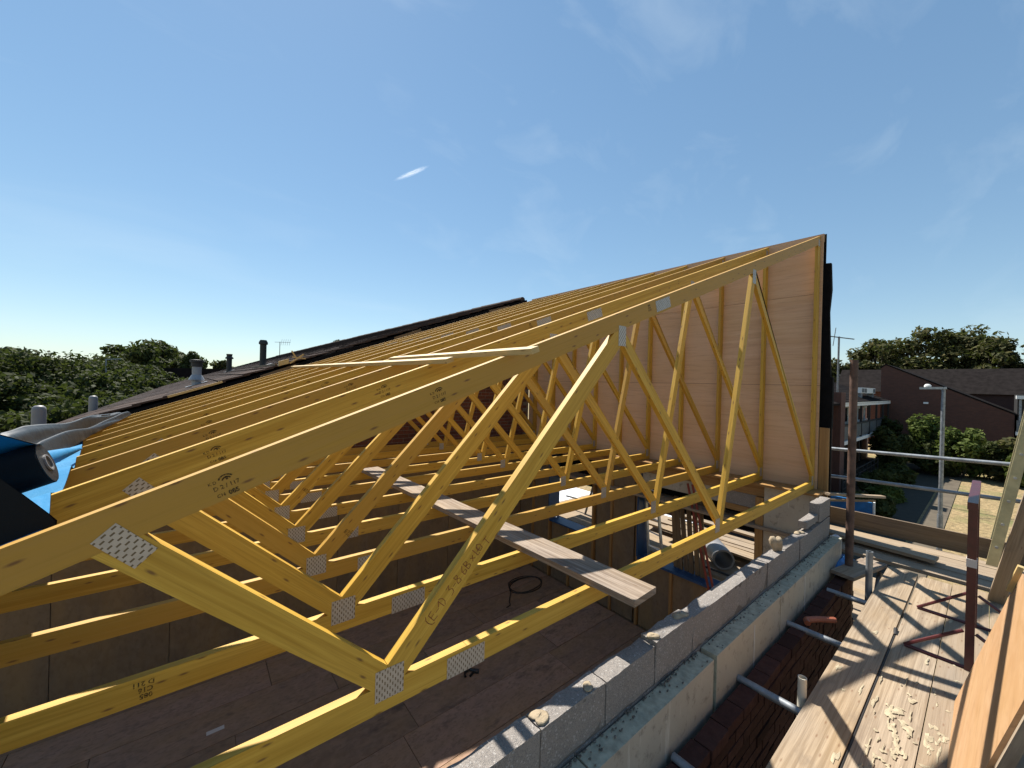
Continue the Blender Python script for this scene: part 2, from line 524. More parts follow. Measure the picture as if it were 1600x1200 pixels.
def farbrick():
    m, nt, b = newmat("far_brick")
    t = nd(nt, "ShaderNodeUVMap")
    br = nd(nt, "ShaderNodeTexBrick", {"Vector": t.outputs[0], "Color1": (0.085, 0.034, 0.022, 1), "Color2": (0.115, 0.045, 0.029, 1), "Mortar": (0.075, 0.052, 0.045, 1),
            "Scale": 1.0, "Mortar Size": 0.006, "Brick Width": 0.225, "Row Height": 0.075})
    n = noise(nt, coords(nt, "Object"), 0.7, 5.0)
    col = mix(nt, ramp(nt, n, [(0.35, 0.0), (0.7, 0.4)]), br.outputs["Color"], (0.060, 0.027, 0.021))
    nt.links.new(col, b.inputs["Base Color"])
    b.inputs["Roughness"].default_value = 0.9
    return m
M['farbrick'] = farbrick()
M['farroof'] = plain("far_roof_tiles", (0.018, 0.015, 0.0145), 0.95, var=0.3, scale=2.5, spec=0.04)

def leafmat(name, c1, c2, c3):
    m, nt, b = newmat(name)
    g = nd(nt, "ShaderNodeNewGeometry")
    r = g.outputs["Random Per Island"]
    n = noise(nt, coords(nt, "Object"), 0.7, 3.0)
    col = ramp(nt, r, [(0.0, c1), (0.55, c2), (1.0, c3)])
    col = mix(nt, ramp(nt, n, [(0.4, 0.0), (0.68, 0.7)]), col, c1)
    nt.links.new(col, b.inputs["Base Color"])
    b.inputs["Roughness"].default_value = 0.75
    b.inputs["Specular IOR Level"].default_value = 0.12
    tr = nd(nt, "ShaderNodeBsdfTranslucent", {"Color": mix(nt, 0.5, col, (0.10, 0.14, 0.02))})
    ms = nd(nt, "ShaderNodeMixShader", {0: 0.25})
    nt.links.new(b.outputs[0], ms.inputs[1])
    nt.links.new(tr.outputs[0], ms.inputs[2])
    nt.links.new(ms.outputs[0], nt.nodes["Material Output"].inputs[0])
    return m
M['leaf'] = leafmat("green_leaves", (0.030, 0.038, 0.012), (0.045, 0.056, 0.018), (0.072, 0.078, 0.026))
M['leaf_olive'] = leafmat("olive_leaves", (0.042, 0.045, 0.018), (0.072, 0.072, 0.026), (0.115, 0.095, 0.034))
M['leaf_bright'] = leafmat("bright_leaves", (0.045, 0.065, 0.014), (0.085, 0.115, 0.026), (0.14, 0.16, 0.045))

def ground():
    m, nt, b = newmat("dry_grass")
    v = coords(nt, "Object", (1, 1, 1), False)
    n = noise(nt, v, 0.35, 6.0, 0.6)
    f = noise(nt, v, 4.0, 7.0, 0.72)
    f = ramp(nt, f, [(0.38, 0.0), (0.62, 1.0)])
    col = mix(nt, f, (0.36, 0.26, 0.13), (0.16, 0.115, 0.05))
    col = mix(nt, ramp(nt, n, [(0.50, 0.0), (0.62, 0.85)]), col, mix(nt, f, (0.10, 0.12, 0.035), (0.17, 0.16, 0.055)))
    nt.links.new(col, b.inputs["Base Color"])
    b.inputs["Roughness"].default_value = 0.95
    bump(nt, b, f, 0.6, 0.05)
    return m
M['grass'] = ground()
M['low_bounce_ground'] = plain("low_bounce_dark", (0.075, 0.070, 0.064), 0.95, scale=3.0, bmp=0.3)  # dark colour for the added ground patch, so it bounces less light
M['soil'] = plain("bare_soil", (0.028, 0.025, 0.015), 0.95, scale=3.0, bmp=0.5)

# ------------------------------------------------------------------ the ground
g = MB(); g.face([(-1500, -1500, 0), (1500, -1500, 0), (1500, 1500, 0), (-1500, 1500, 0)])
g.build("ground", M['grass'], kind="structure")
g = MB(); g.box(9.6, 52, -0.20, 0.56, 0.0, 0.035)
g.build("path", M['asphalt'], kind="structure")
g = MB(); g.box(-14, 9.5, -14, -0.4, 0.0, 0.03)  # unseen dark patch added beside the scaffold to cut light bounced upward
g.build("low_bounce_ground", M['low_bounce_ground'], kind="structure")
g = MB(); g.box(9.6, 48, 0.66, 7.8, 0.0, 0.02)
g.build("courtyard", M['soil'], kind="structure")
# ------------------------------------------------------------------ roof trusses
T0, SL_ = 5.708, 0.36874          # top edge of the top chord: z = T0 + SL_ * x
TH, BC0, BC1 = 0.035, 4.722, 4.825
XR = 6.372
def ztop(x): return T0 + SL_ * x
def zund(x): return T0 - 0.112 + SL_ * x
def isect(m1, c1, m2, c2):
    x = (c2 - c1) / (m1 - m2)
    return x, m1 * x + c1
ZC = T0 - 0.112
def truss_polys():
    P = []
    P.append(("top_chord", [(-2.45, ztop(-2.45)), (XR, ztop(XR)), (XR, zund(XR)), (-2.45, zund(-2.45))], (1, SL_)))
    P.append(("bottom_chord", [(-2.45, BC0), (0.967, BC0), (0.967, BC1), (-2.45, BC1)], (1, 0)))
    P.append(("bottom_chord", [(0.9685, BC0), (XR - 0.005, BC0), (XR - 0.005, BC1), (0.9685, BC1)], (1, 0)))
    # web A, leaning back from node one to the top chord
    ma, ca, ca2 = -0.945, 5.4655, 5.335
    mb, cb, cb2 = 1.035, 4.275, 4.128
    u = isect(ma, ca, SL_, ZC); l = isect(ma, ca2, SL_, ZC); v = isect(ma, ca, mb, cb)
    P.append(("web", [u, v, (v[0], BC1), ((BC1 - ca2) / ma, BC1), l], (1, ma)))
    # web B, node one up to top node two
    t1 = isect(mb, cb, SL_, ZC); t2 = isect(mb, cb2, SL_, ZC)
    P.append(("web", [(v[0] + 0.002, v[1]), t1, (2.062, zund(2.062)), (2.062, mb * 2.062 + cb2), ((BC1 - cb2) / mb, BC1), (v[0] + 0.002, BC1)], (1, mb)))
    # web C, top node two down to node two
    mc, cc = -0.994, 6.339 + 0.994 * 2.097
    cl = cc - 0.100
    md, cd = 3.77, 4.936 - 3.77 * 3.543
    cd2 = cd - 3.77 * 0.0745
    w = isect(mc, cc, md, cd)
    P.append(("web", [(2.066, mc * 2.066 + cl), (2.066, zund(2.066)), isect(mc, cc, SL_, ZC), w, (w[0], BC1), ((BC1 - cl) / mc, BC1)], (1, mc)))
    # web D, steep, node two up to top node three
    P.append(("web", [(w[0] + 0.002, BC1), (w[0] + 0.002, w[1]), isect(md, cd, SL_, ZC), isect(md, cd2, SL_, ZC), ((BC1 - cd2) / md, BC1)], (1, md)))
    # web E, top node three down to the high end
    me, ce = -1.019, 7.05 + 1.019 * 4.266
    ce2 = ce - 0.103
    e0 = isect(md, cd2, SL_, ZC)
    P.append(("web", [(e0[0] + .004, zund(e0[0] + .004)), isect(me, ce, SL_, ZC), (6.272, me * 6.272 + ce), (6.272, me * 6.272 + ce2), tuple(np.array(isect(md, cd2, me, ce2)) + (.004, 0))], (1, me)))
    P.append(("end_post", [(6.275, BC1), (XR, BC1), (XR, zund(XR)), (6.275, zund(6.275))], (0, 1)))
    return P
def plate_quad(cx, cz, a, w, h):
    c, s = math.cos(a), math.sin(a)
    return [(cx + c * x - s * z, cz + s * x + c * z) for x, z in ((-w / 2, -h / 2), (w / 2, -h / 2), (w / 2, h / 2), (-w / 2, h / 2))]
SA = math.atan(SL_)
PLATES = [plate_quad(0.613, 4.826, 0, 0.114, 0.118), plate_quad(0.966, 4.762, 0, 0.196, 0.090), plate_quad(-0.135, 5.537, math.radians(-46), 0.122, 0.064),
          plate_quad(2.063, 6.315, 0, 0.075, 0.125), plate_quad(3.49, 4.835, 0, 0.085, 0.115), plate_quad(4.155, 7.09, 0, 0.075, 0.135),
          plate_quad(2.53, 6.584, SA, 0.190, 0.075), plate_quad(6.29, 4.835, 0, 0.075, 0.12), plate_quad(6.31, 7.95, 0, 0.07, 0.09)]
TBASE = Vector((2.0, 0.0, BC0))
TN = 10
ordw = ["front", "second", "third", "fourth", "fifth", "sixth", "seventh", "eighth", "ninth"]
tmesh = []
for nm, poly, ax in truss_polys():
    b = MB(); b.prism(poly, 0.0, TH, ax)
    tmesh.append((nm, b.mesh(nm, M['timber'], TBASE)))
for q in PLATES:
    b = MB(); b.prism(q, -0.0015, 0.0, (q[1][0] - q[0][0], q[1][1] - q[0][1]))
    tmesh.append(("nail_plate", b.mesh("nail_plate", M['plate'], TBASE)))
def stroke(b, pts, w, y=-0.0012):
    for (xa, za), (xb, zb) in zip(pts[:-1], pts[1:]):
        d = Vector((xb - xa, 0, zb - za))
        if d.length < 1e-6: continue
        n = Vector((-d.z, 0, d.x)).normalized() * w / 2
        e = d.normalized() * w * 0.3
        p, q = Vector((xa, y, za)) - e, Vector((xb, y, zb)) + e
        b.face([p - n, q - n, q + n, p + n])
def text_faces(b, s, ox, oz, ang, size, y=-0.0012, sx=1.0, bold=0.0):
    cu = bpy.data.curves.new("t", 'FONT')
    cu.body = s; cu.size = size; cu.offset = bold; cu.resolution_u = 2
    to = bpy.data.objects.new("t", cu)
    COL.objects.link(to)
    dg = bpy.context.evaluated_depsgraph_get()
    me = bpy.data.meshes.new_from_object(to.evaluated_get(dg))
    c, sn = math.cos(ang), math.sin(ang)
    for p in me.polygons:
        pts = []
        for i in p.vertices:
            x, z = me.vertices[i].co.x * sx, me.vertices[i].co.y
            pts.append((ox + c * x - sn * z, y, oz + sn * x + c * z))
        b.face(pts)
    bpy.data.objects.remove(to); bpy.data.meshes.remove(me); bpy.data.curves.remove(cu)
def stamp_mesh(cx, ang, zc, sc=1.0):
    """grade stamp printed along the member"""
    b = MB()
    c, s = math.cos(ang), math.sin(ang)
    L = lambda u, v: (cx + c * u * sc - s * v * sc, zc + s * u * sc + c * v * sc)
    arc = lambda r, a0, a1, u0, v0: [L(u0 + r * math.cos(math.radians(t)), v0 + r * 0.75 * math.sin(math.radians(t))) for t in np.linspace(a0, a1, 9)]
    stroke(b, arc(0.021, 25, 160, 0.012, 0.016), 0.0045 * sc)
    stroke(b, arc(0.012, 20, 165, 0.013, 0.014), 0.0045 * sc)
    stroke(b, [L(0.014, 0.024), L(0.015, 0.015)], 0.006 * sc)
    for t, u, v, z, bo in (("K D", -0.040, 0.012, 0.015, 0.0003), ("D 2 / 117", -0.032, -0.012, 0.021, 0.0003), ("C16", -0.03, -0.037, 0.016, 0.0002), ("085", 0.004, -0.040, 0.022, 0.0009)):
        p = L(u, v)
        text_faces(b, t, p[0], p[1], ang, z * sc, sx=0.95, bold=bo * sc)
    return b
def small_stamp(cx, ang, zc, sc=1.0):
    b = MB()
    c, s = math.cos(ang), math.sin(ang)
    for t, u, v in (("085", -0.02, 0.012), ("C16", -0.021, -0.008), ("D 211", -0.024, -0.028)):
        text_faces(b, t, cx + c * u * sc - s * v * sc, zc + s * u * sc + c * v * sc, ang, 0.021 * sc, bold=0.0006)
    return b
ST = [stamp_mesh(0.075, SA, 5.672, 0.88).mesh("grade_stamp", M['print'], TBASE), stamp_mesh(0.79, SA, 5.945, 0.85).mesh("grade_stamp", M['print'], TBASE),
      small_stamp(2.36, SA, 6.535, 0.8).mesh("grade_stamp", M['print'], TBASE), small_stamp(-0.125, math.pi, 4.772, 1.25).mesh("grade_stamp", M['print'], TBASE),
      small_stamp(0.80, math.atan(1.035), 4.995, 0.9).mesh("grade_stamp", M['print'], TBASE)]
trusses = []
for k in range(TN):
    if k == 0: lab = "front roof truss of yellow pine with red crayon handwriting on its web"
    elif k == TN - 1: lab = "rearmost roof truss of yellow pine, against the dark brick party wall"
    else: lab = "%s yellow pine roof truss counted from the front truss with red handwriting" % ordw[k]
    dx = 0.0 if k == 0 else R.uniform(-0.006, 0.006)
    t = empty("roof_truss", TBASE + Vector((dx, 0.6 * k, 0)), label=lab, cat="roof truss", group="row of roof trusses")
    trusses.append(t)
    tone = (.15, .02, .75, .10, .20, .55, .05, .60, .30, .70)[k]
    for nm, me in tmesh:
        o = inst(nm, me, t, t.location)
        v = min(1, max(0, tone + R.uniform(-.12, .15)))
        if nm == 'top_chord' and k == 0: v = .95
        if nm == 'web': v = max(0, v - .25 + R.uniform(0, .3))
        o.color = (v, v, v, 1)
    if k < 7:
        for j in ((0, 1, 2) if k != 1 else (0, 1, 3)):
            if k > 3 and j == 2: continue
            inst("grade_stamp", ST[j], t, t.location)
        if k in (2, 4, 6):
            inst("grade_stamp", ST[4], t, t.location)
# red crayon handwriting on the front truss
hw = MB()
GL = {'(': [[(.28, 1.08), (.05, .8), (.0, .4), (.1, 0), (.35, -.15)]],
      'E': [[(.5, .95), (.05, .9), (.0, .05), (.5, .0)], [(.0, .5), (.4, .5)]],
      '1': [[(.0, .5), (.35, .9), (.35, .0)]], ')': [[(.0, 1.0), (.25, .7), (.25, .3), (.0, .0)]],
      '3': [[(.0, .9), (.45, .95), (.15, .6), (.45, .4), (.35, .0), (-.05, -.05)]],
      '-': [[(.0, .4), (.4, .4)]],
      '8': [[(.45, .85), (.1, .95), (.1, .65), (.45, .35), (.4, .0), (.0, .05), (.05, .35), (.45, .7), (.45, .85)]],
      '6': [[(.45, .95), (.05, .5), (.05, .0), (.4, .05), (.45, .35), (.1, .4)]],
      'B': [[(.05, .0), (.05, .95), (.4, .85), (.4, .6), (.05, .5), (.45, .35), (.45, .05), (.05, .0)]],
      'x': [[(.0, .6), (.4, .1)], [(.0, .1), (.4, .6)]],
      'b': [[(.05, .95), (.05, .0), (.4, .0)], [(.45, .5), (.7, .9), (.95, .6), (.9, .1), (.55, .05), (.4, .45), (.5, .8)]],
      'T': [[(.0, .5), (.6, .5)], [(.3, .5), (.3, -.35)]]}
ca_, sa_ = math.cos(math.atan(1.035)), math.sin(math.atan(1.035))
uu = 0.0
for ch, adv in (('(', .45), ('E', .62), ('-', .5), ('1', .5), (')', 1.0), ('3', .62), ('-', .5), ('8', .95), ('6', .6), ('B', .85), ('x', .7), ('b', 1.35), ('T', .5)):
    for st in GL[ch]:
        pts = []
        for gx, gz in st:
            u = 0.105 + (uu + gx) * 0.048 * 0.93; v = 0.030 + gz * 0.046
            # along web B, measured from its foot on the lower right edge
            x0, z0 = 0.735, 4.886
            pts.append((x0 + ca_ * u - sa_ * v, z0 + sa_ * u + ca_ * v))
        stroke(hw, pts, 0.0026)
    uu += adv
hwm = hw.mesh("handwriting", M['redink'], TBASE)
inst("handwriting", hwm, trusses[0], trusses[0].location)
# ------------------------------------------------------------------ sheathing on the high end, with its outer felt
sh = empty("sheathing_wall", (6.385, 2.8, 4.72), label="tall wall of pinkish plywood sheets closing the high end of the trusses", cat="plywood wall")
zr = [4.69, 6.085, 7.30, 8.075]
yr = [-0.03, 1.22, 3.66, 5.70]
for i in range(3):
    for j in range(3):
        b = MB()
        top = zr[i + 1] - (0.004 if i < 2 else 0)
        b.box(6.377, 6.395, yr[j] + .001, yr[j + 1] - .001, zr[i], top, (0, 1, 0))
        b.build("plywood_sheet", M['ply'], sh)
b = MB(); b.box(6.396, 6.44, -0.03, 5.70, 7.98, 8.085, (0, 1, 0)); b.build("capping_batten", M['post'], sh)
b = MB(); b.box(6.02, 6.372, -0.12, 5.70, 4.690, 4.7185, (0, 1, 0)); b.build("wall_plate", M['post'], sh)
fe = MB()
def strip(b, ys, x0, zs_top, z0):
    pass
ed = [(8.09, -.045, 6.46), (7.70, -.045, 6.46), (7.695, -.10, 6.50), (7.35, -.11, 6.52), (7.05, -.095, 6.50), (6.6, -.11, 6.51), (6.2, -.125, 6.50), (6.19, -.15, 6.52), (5.55, -.15, 6.52), (5.5, -.145, 6.5), (4.6, -.15, 6.5), (3.9, -.15, 6.5)]
for (za, ya, xa), (zb, yb, xb) in zip(ed[:-1], ed[1:]):
    b = fe
    b.face([(6.445, ya, za), (6.445, yb, zb), (xb, yb, zb), (xa, ya, za)], (0, 0, 1))
    b.face([(6.445, ya, za), (6.445, 5.7, za), (6.445, 5.7, zb), (6.445, yb, zb)], (0, 0, 1))
    b.face([(xa, ya, za), (xb, yb, zb), (xb, 5.7, zb), (xa, 5.7, za)], (0, 0, 1))
fe.build("roofing_felt", M['felt'], label="black roofing felt hanging ragged down the outside of the plywood wall", cat="roofing felt")
b = MB(); b.box(6.395, 6.437, -.135, -.035, 4.62, 5.53); b.build("timber_offcut", M['post'], label="short brown timber upright standing beside the foot of the plywood wall", cat="timber")

# ------------------------------------------------------------------ brick party wall behind the rearmost truss
pw = empty("party_wall", (2.0, 5.82, 2.1), label="dark red brick party wall behind the trusses", cat="brick wall")
b = MB(); b.prism([(-2.5, 1.8), (6.3755, 1.8), (6.3755, ztop(6.3755) - .14), (-2.5, ztop(-2.5) - .14)], 5.722, 5.93, (1, 0)); b.build("mortar_core", M['mortar_dark'], pw)
bk = MB(); bk.box(-0.1075, 0.1075, -0.05, 0.05, -0.0325, 0.0325, (1, 0, 0)); bkm = bk.mesh("brick", M['brick'])
rest = MB(); nb = 0
for c in range(34):
    z = 4.70 + 0.075 * c
    x = -2.35 + (0.1125 if c % 2 else 0)
    while x < 6.2:
        if z + .04 < zund(x - .11) - .03:
            if x > 2.85 and z < 6.4 and nb < 298 and z > 4.72:
                inst("brick", bkm, pw, (x + R.uniform(-.002, .002), 5.769 + R.uniform(-.003, .003), z)); nb += 1
            else:
                rest.box(x - .1075, x + .1075, 5.719, 5.80, z - .0325, z + .0325, (1, 0, 0))
        x += 0.225
rest.build("brickwork", M['brick'], pw, kind="stuff")
b = MB()
for i in range(8):
    x = -2.4 + 1.1 * i
    b.box(x + .003, x + 1.097, 5.700, 5.718, 1.8, 4.64, (0, 0, 1))
# lining boards below ceiling height, each board a part
for i in range(8):
    q = MB(); x = -2.4 + 1.1 * i
    q.box(x + .004, x + 1.096, 5.703, 5.719, 1.81, 4.655, (0, 0, 1)); q.build("lining_board", M['lining'], pw)

# ------------------------------------------------------------------ upper floor, loose sheets
fl = empty("floor", (2, 2.8, 1.78), kind="structure")
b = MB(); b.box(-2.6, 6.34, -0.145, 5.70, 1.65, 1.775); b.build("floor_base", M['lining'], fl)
y = -0.14; row = 0
while y < 5.6:
    x = -2.6 + (row % 3) * 0.8
    x = -2.6 - (0.0, 1.75, 0.6, 1.3, 0.2)[row % 5]
    while x < 6.1:
        xa, xb = max(x, -2.55), min(x + 2.4, 6.12)
        if xb - xa > 0.1:
            q = MB(); h = R.uniform(0, .004)
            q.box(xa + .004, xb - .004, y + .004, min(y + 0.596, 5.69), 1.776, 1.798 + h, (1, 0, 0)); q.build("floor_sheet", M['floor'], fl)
        x += 2.4
    y += 0.6; row += 1
q = MB(); q.box(0.19, 0.36, 4.24, 4.30, 1.804, 1.8055); q.build("paper_label", M['label'], label="small pale paper label stuck on a brown floor sheet", cat="label")
b = MB()
for i in range(26):
    a = i / 26 * 2 * math.pi * 1.9
    pass
pts = [(5.45 + (0.42 + .04 * math.sin(i * .7)) * math.cos(i * .38), 4.62 + (0.26 + .03 * math.cos(i * .5)) * math.sin(i * .38), 1.81 + .012 * (i // 16)) for i in range(40)]
b.path(pts + [(5.0, 4.55, 1.81), (4.8, 4.35, 1.81), (4.72, 4.22, 1.81), (4.62, 4.2, 1.81)], 0.009, 6)
b.build("cable", M['black_plastic'], label="loop of black cable lying on the dark floor sheets", cat="cable")
b = MB(); b.path([(3.13, 3.16, 1.82), (3.24, 3.21, 1.82), (3.20, 3.28, 1.82), (3.11, 3.27, 1.82), (3.07, 3.19, 1.82)], .016, 6); b.tube((3.22, 3.22, 1.82), (3.28, 3.16, 1.82), .03)
b.build("pipe_clip", M['black_plastic'], label="small black C shaped plastic clip left on the floor", cat="clip")

# ------------------------------------------------------------------ front wall under the high end: framed panels, openings
fw = empty("front_wall", (6.2, 2.8, 1.8), label="timber framed front wall with two openings below the plywood", cat="wall")
def fbox(nm, mat, y0, y1, z0, z1, x0=6.13, x1=6.20, ax=None):
    q = MB(); q.box(x0, x1, y0, y1, z0, z1, ax); return q.build(nm, mat, fw)
fbox("header_beam", M['post'], 0.47, 5.69, 4.52, 4.688, 6.15, 6.345, (0, 1, 0))
# wall under the big opening
for (ya, yb, za, zb) in ((0.62, 1.22, 1.8, 2.97), (1.22, 1.82, 1.8, 2.97), (1.82, 2.44, 1.8, 2.97), (2.52, 3.02, 1.8, 4.515), (3.02, 3.40, 1.8, 4.515), (3.48, 4.08, 1.8, 3.02), (4.08, 4.62, 1.8, 3.02), (4.70, 5.2, 1.8, 4.515), (5.2, 5.68, 1.8, 4.515)):
    fbox("lining_panel", M['lining'], ya + .025, yb - .025, za, zb, 6.165, 6.20)
for yy, zt in ((0.62, 2.97), (1.22, 2.97), (1.82, 2.97), (2.455, 4.515), (3.02, 4.515), (3.45, 4.515), (4.08, 3.02), (4.66, 4.515), (5.2, 4.515)):
    fbox("stud", M['post'], yy - .0225, yy + .0225, 1.8, zt - .002, 6.125, 6.205, (0, 0, 1))
for ya, yb, zt in ((0.60, 2.44, 2.965), (2.44, 3.46, 4.51), (3.46, 4.64, 3.015), (4.64, 5.69, 4.51)):
    fbox("outer_lining", M['lining'], ya + .001, yb - .001, 1.8, zt, 6.207, 6.33)
fbox("sill_strip", M['dpc_blue'], 0.60, 2.43, 2.972, 3.01, 6.10, 6.42)
fbox("sill_strip", M['dpc_blue'], 3.48, 4.63, 3.022, 3.05, 6.10, 6.42)
fbox("reveal_strip", M['dpc_blue'], 2.425, 2.452, 3.02, 4.50, 6.10, 6.42)
fbox("reveal_strip", M['dpc_blue'], 4.635, 4.66, 3.06, 4.50, 6.10, 6.42)
fbox("post", M['post'], 0.50, 0.595, 1.8, 4.515, 6.10, 6.20, (0, 0, 1))
fbox("post", M['post'], 1.02, 1.07, 4.20, 4.515, 6.15, 6.20, (0, 0, 1))
fbox("lintel_block", M['block'], 0.60, 1.015, 4.33, 4.515, 6.16, 6.26)
fbox("lintel_batten", M['post'], 0.597, 1.10, 4.24, 4.325, 6.16, 6.24, (0, 1, 0))
fbox("insulation_panel", M['insul'], -0.145, 0.495, 1.8, 4.685, 6.12, 6.17)
fbox("insulation_panel", M['insul'], 1.10, 2.42, 4.30, 4.515, 6.205, 6.26)

# ------------------------------------------------------------------ block wall on the near side
bw = empty("block_wall", (2.4, -0.2, 2.0), label="grey concrete block wall running along the near side of the trusses", cat="block wall")
bx = [-1.92, -1.48, -1.04, -0.60, -0.16, 0.28, 0.72, 1.16, 1.60, 2.04, 2.475, 2.91, 3.35, 3.79, 4.23, 4.67, 5.11, 5.55, 5.80]
def blk(x0, x1, z0, z1, dy=0.0, nm="block", fine=False):
    q = MB()
    nx, ny, nz = (9, 3, 3) if fine else (4, 1, 2)
    xs = [x0 + .003 + (x1 - x0 - .006) * i / nx for i in range(nx + 1)]
    ysl = [-.29 + dy + .1 * i / ny for i in range(ny + 1)]
    zs = [z0 + (z1 - z0) * i / nz for i in range(nz + 1)]
    cache = {}
    def P(i, j, k):
        if (i, j, k) not in cache:
            e = (i in (0, nx)) + (j in (0, ny)) + (k in (0, nz))
            a = (.0028 if e >= 2 else .0012) * (1 if fine else .6)
            cx, cy, cz = (x0 + x1) / 2, -.24 + dy, (z0 + z1) / 2
            pull = abs(R.gauss(0, a)) if e >= 2 else 0
            cache[(i, j, k)] = (xs[i] + R.gauss(0, a * .4) - math.copysign(pull * .5, xs[i] - cx) * (i in (0, nx)),
                                ysl[j] + R.gauss(0, a * .3) - math.copysign(pull, ysl[j] - cy) * (j in (0, ny)),
                                zs[k] + R.gauss(0, a * .3) - math.copysign(pull, zs[k] - cz) * (k in (0, nz)))
        return cache[(i, j, k)]
    for i in range(nx):
        for k in range(nz):
            q.face([P(i, 0, k), P(i + 1, 0, k), P(i + 1, 0, k + 1), P(i, 0, k + 1)])
            q.face([P(i, ny, k), P(i, ny, k + 1), P(i + 1, ny, k + 1), P(i + 1, ny, k)])
        for j in range(ny):
            q.face([P(i, j, nz), P(i + 1, j, nz), P(i + 1, j + 1, nz), P(i, j + 1, nz)])
            q.face([P(i, j, 0), P(i, j + 1, 0), P(i + 1, j + 1, 0), P(i + 1, j, 0)])
    for j in range(ny):
        for k in range(nz):
            q.face([P(0, j, k), P(0, j, k + 1), P(0, j + 1, k + 1), P(0, j + 1, k)])
            q.face([P(nx, j, k), P(nx, j + 1, k), P(nx, j + 1, k + 1), P(nx, j, k + 1)])
    return q.build(nm, M['block'], bw)
tops = {}
for i in range(len(bx) - 1):
    h = {7: .0, 8: .0, 9: .022, 10: .006}.get(i, R.uniform(-.004, .005))
    tops[i] = 4.545 + h
    blk(bx[i], bx[i + 1], 4.333, 4.545 + h, R.uniform(-.005, .005), fine=True)
for c in range(1, 4):
    x = -1.92 - (0.22 if c % 2 else 0)
    while x < 5.8:
        xa, xb = max(x, -1.9), min(x + .44, 5.8)
        if xb - xa > .05:
            blk(xa, xb, 4.333 - .225 * c, 4.323 - .225 * (c - 1), R.uniform(-.003, .003))
        x += .44
mo = MB(); mo.box(-1.9, 5.79, -.283, -.197, 2.0, 4.531); mo.build("mortar_joints", M['mortar_dark'], bw)
blk(5.355, 5.80, 4.557, 4.762, fine=True)
q = MB(); q.obox((4.94, -.275, 4.575), (0.41, 0.0, 0.005), (0, .075, 0), (0, 0, .07), (1, 0, 0)); q.build("block_slip", M['block'], bw)
for (x, y_, r) in ((1.20, -.238, .036), (1.50, -.255, .026), (2.40, -.243, .040), (2.07, -.255, .036), (4.85, -.23, .045)):
    q = MB(); z = 4.548 + (.022 if 2.04 < x < 2.47 else 0)
    q.blob((x, y_, z + r * .05), (r * 1.2, r * .75, r * .24), 0.38, n=14); q.soft("mortar_lump", M['mortar'], bw)
q = MB(); q.blob((4.14, -.245, 4.605), (.055, .045, .060), 0.30, n=14)
q.soft("expanding_foam_lump", M['mortar'], label="round buff lump of expanding foam sitting on top of the block wall", cat="foam lump")

# ------------------------------------------------------------------ insulation boards outside the blocks
ins = empty("insulation_layer", (2.4, -0.3, 3.3), label="foil faced insulation boards standing against the outside of the block wall", cat="insulation")
jx = [-1.9, -0.95, 0.20, 1.38, 2.58, 3.76, 4.94, 5.86]
for row, (z0, z1) in enumerate(((3.87, 4.318), (3.42, 3.865))):
    for i in range(len(jx) - 1):
        gap = 0.035 if (i == 3 and row == 0) else 0.006
        q = MB(); t = R.uniform(-.004, .004)
        q.cur = 0
        y0, y1 = -.394 + t, -.296 + t * .3
        x0, x1, zb, zt = jx[i] + .003 + (R.uniform(0, .004)), jx[i + 1] - gap, z0, z1 + R.uniform(-.006, .004)
        q.box(x0, x1, y0, y1, zb, zt)
        for k, f in enumerate(q.f):
            zs = [q.v[n][2] for n in f]
            xs = [q.v[n][0] for n in f]
            if max(zs) - min(zs) < 1e-6 or max(xs) - min(xs) < 1e-6: q.mi[k] = 1
        q.build("insulation_board", [M['insul'], M['insul_core']], ins)
for x in (3.20, 4.42):
    q = MB(); q.box(x - .0025, x + .0025, -.4005, -.3985, 3.88, 4.29); q.build("joint_tape", M['white'], ins)

cr = MB()
for i in range(420):
    x = R.uniform(0.2, 5.8); r = R.uniform(.002, .007)
    y = -.297 - abs(R.gauss(0, .014)) if R.random() < .75 else R.uniform(-.385, -.30)
    cr.blob((x, y, 4.319 + r * .3), (r * 1.5, r, r * .8), .3, n=5)
cr.soft("mortar_crumbs", M['mortar_dark'], label="dark mortar crumbs scattered along the top of the insulation boards", cat="crumbs", kind="stuff")
# ------------------------------------------------------------------ outer brick skin, lower than the blocks
ow = empty("outer_brick_wall", (3.4, -0.44, 3.3), label="low outer wall of loose red bricks between the insulation and the scaffold", cat="brick wall")
bk2 = MB(); bk2.box(-0.1075, 0.1075, -0.051, 0.051, -0.0325, 0.0325, (1, 0, 0)); bm2 = bk2.mesh("brick", M['brick2'])
b = MB(); b.box(0.6, 5.75, -.518, -.432, 2.0, 3.95); b.build("mortar_core", M['mortar_dark'], ow)
for c in range(9):
    z = 3.9975 - .075 * c
    x = 0.75 + (.1125 if c % 2 else 0)
    while x < 5.7:
        inst("brick", bm2, ow, (x, -.48 + R.uniform(-.004, .004), z + R.uniform(-.002, .002)), (0, 0, R.uniform(-.02, .02) if c == 0 else 0))
        x += .2255
b = MB(); b.box(0.6, 5.75, -.529, -.434, 1.9, 3.342); b.build("brickwork", M['farbrick'], ow)
q = MB(); q.path([(4.02, -.52, 4.06), (4.06, -.50, 4.066), (4.16, -.56, 4.065), (4.27, -.65, 4.06)], .024, 8)
q.build("orange_sleeve", M['orange'], label="short orange plastic sleeve lying on the loose bricks", cat="plastic sleeve")
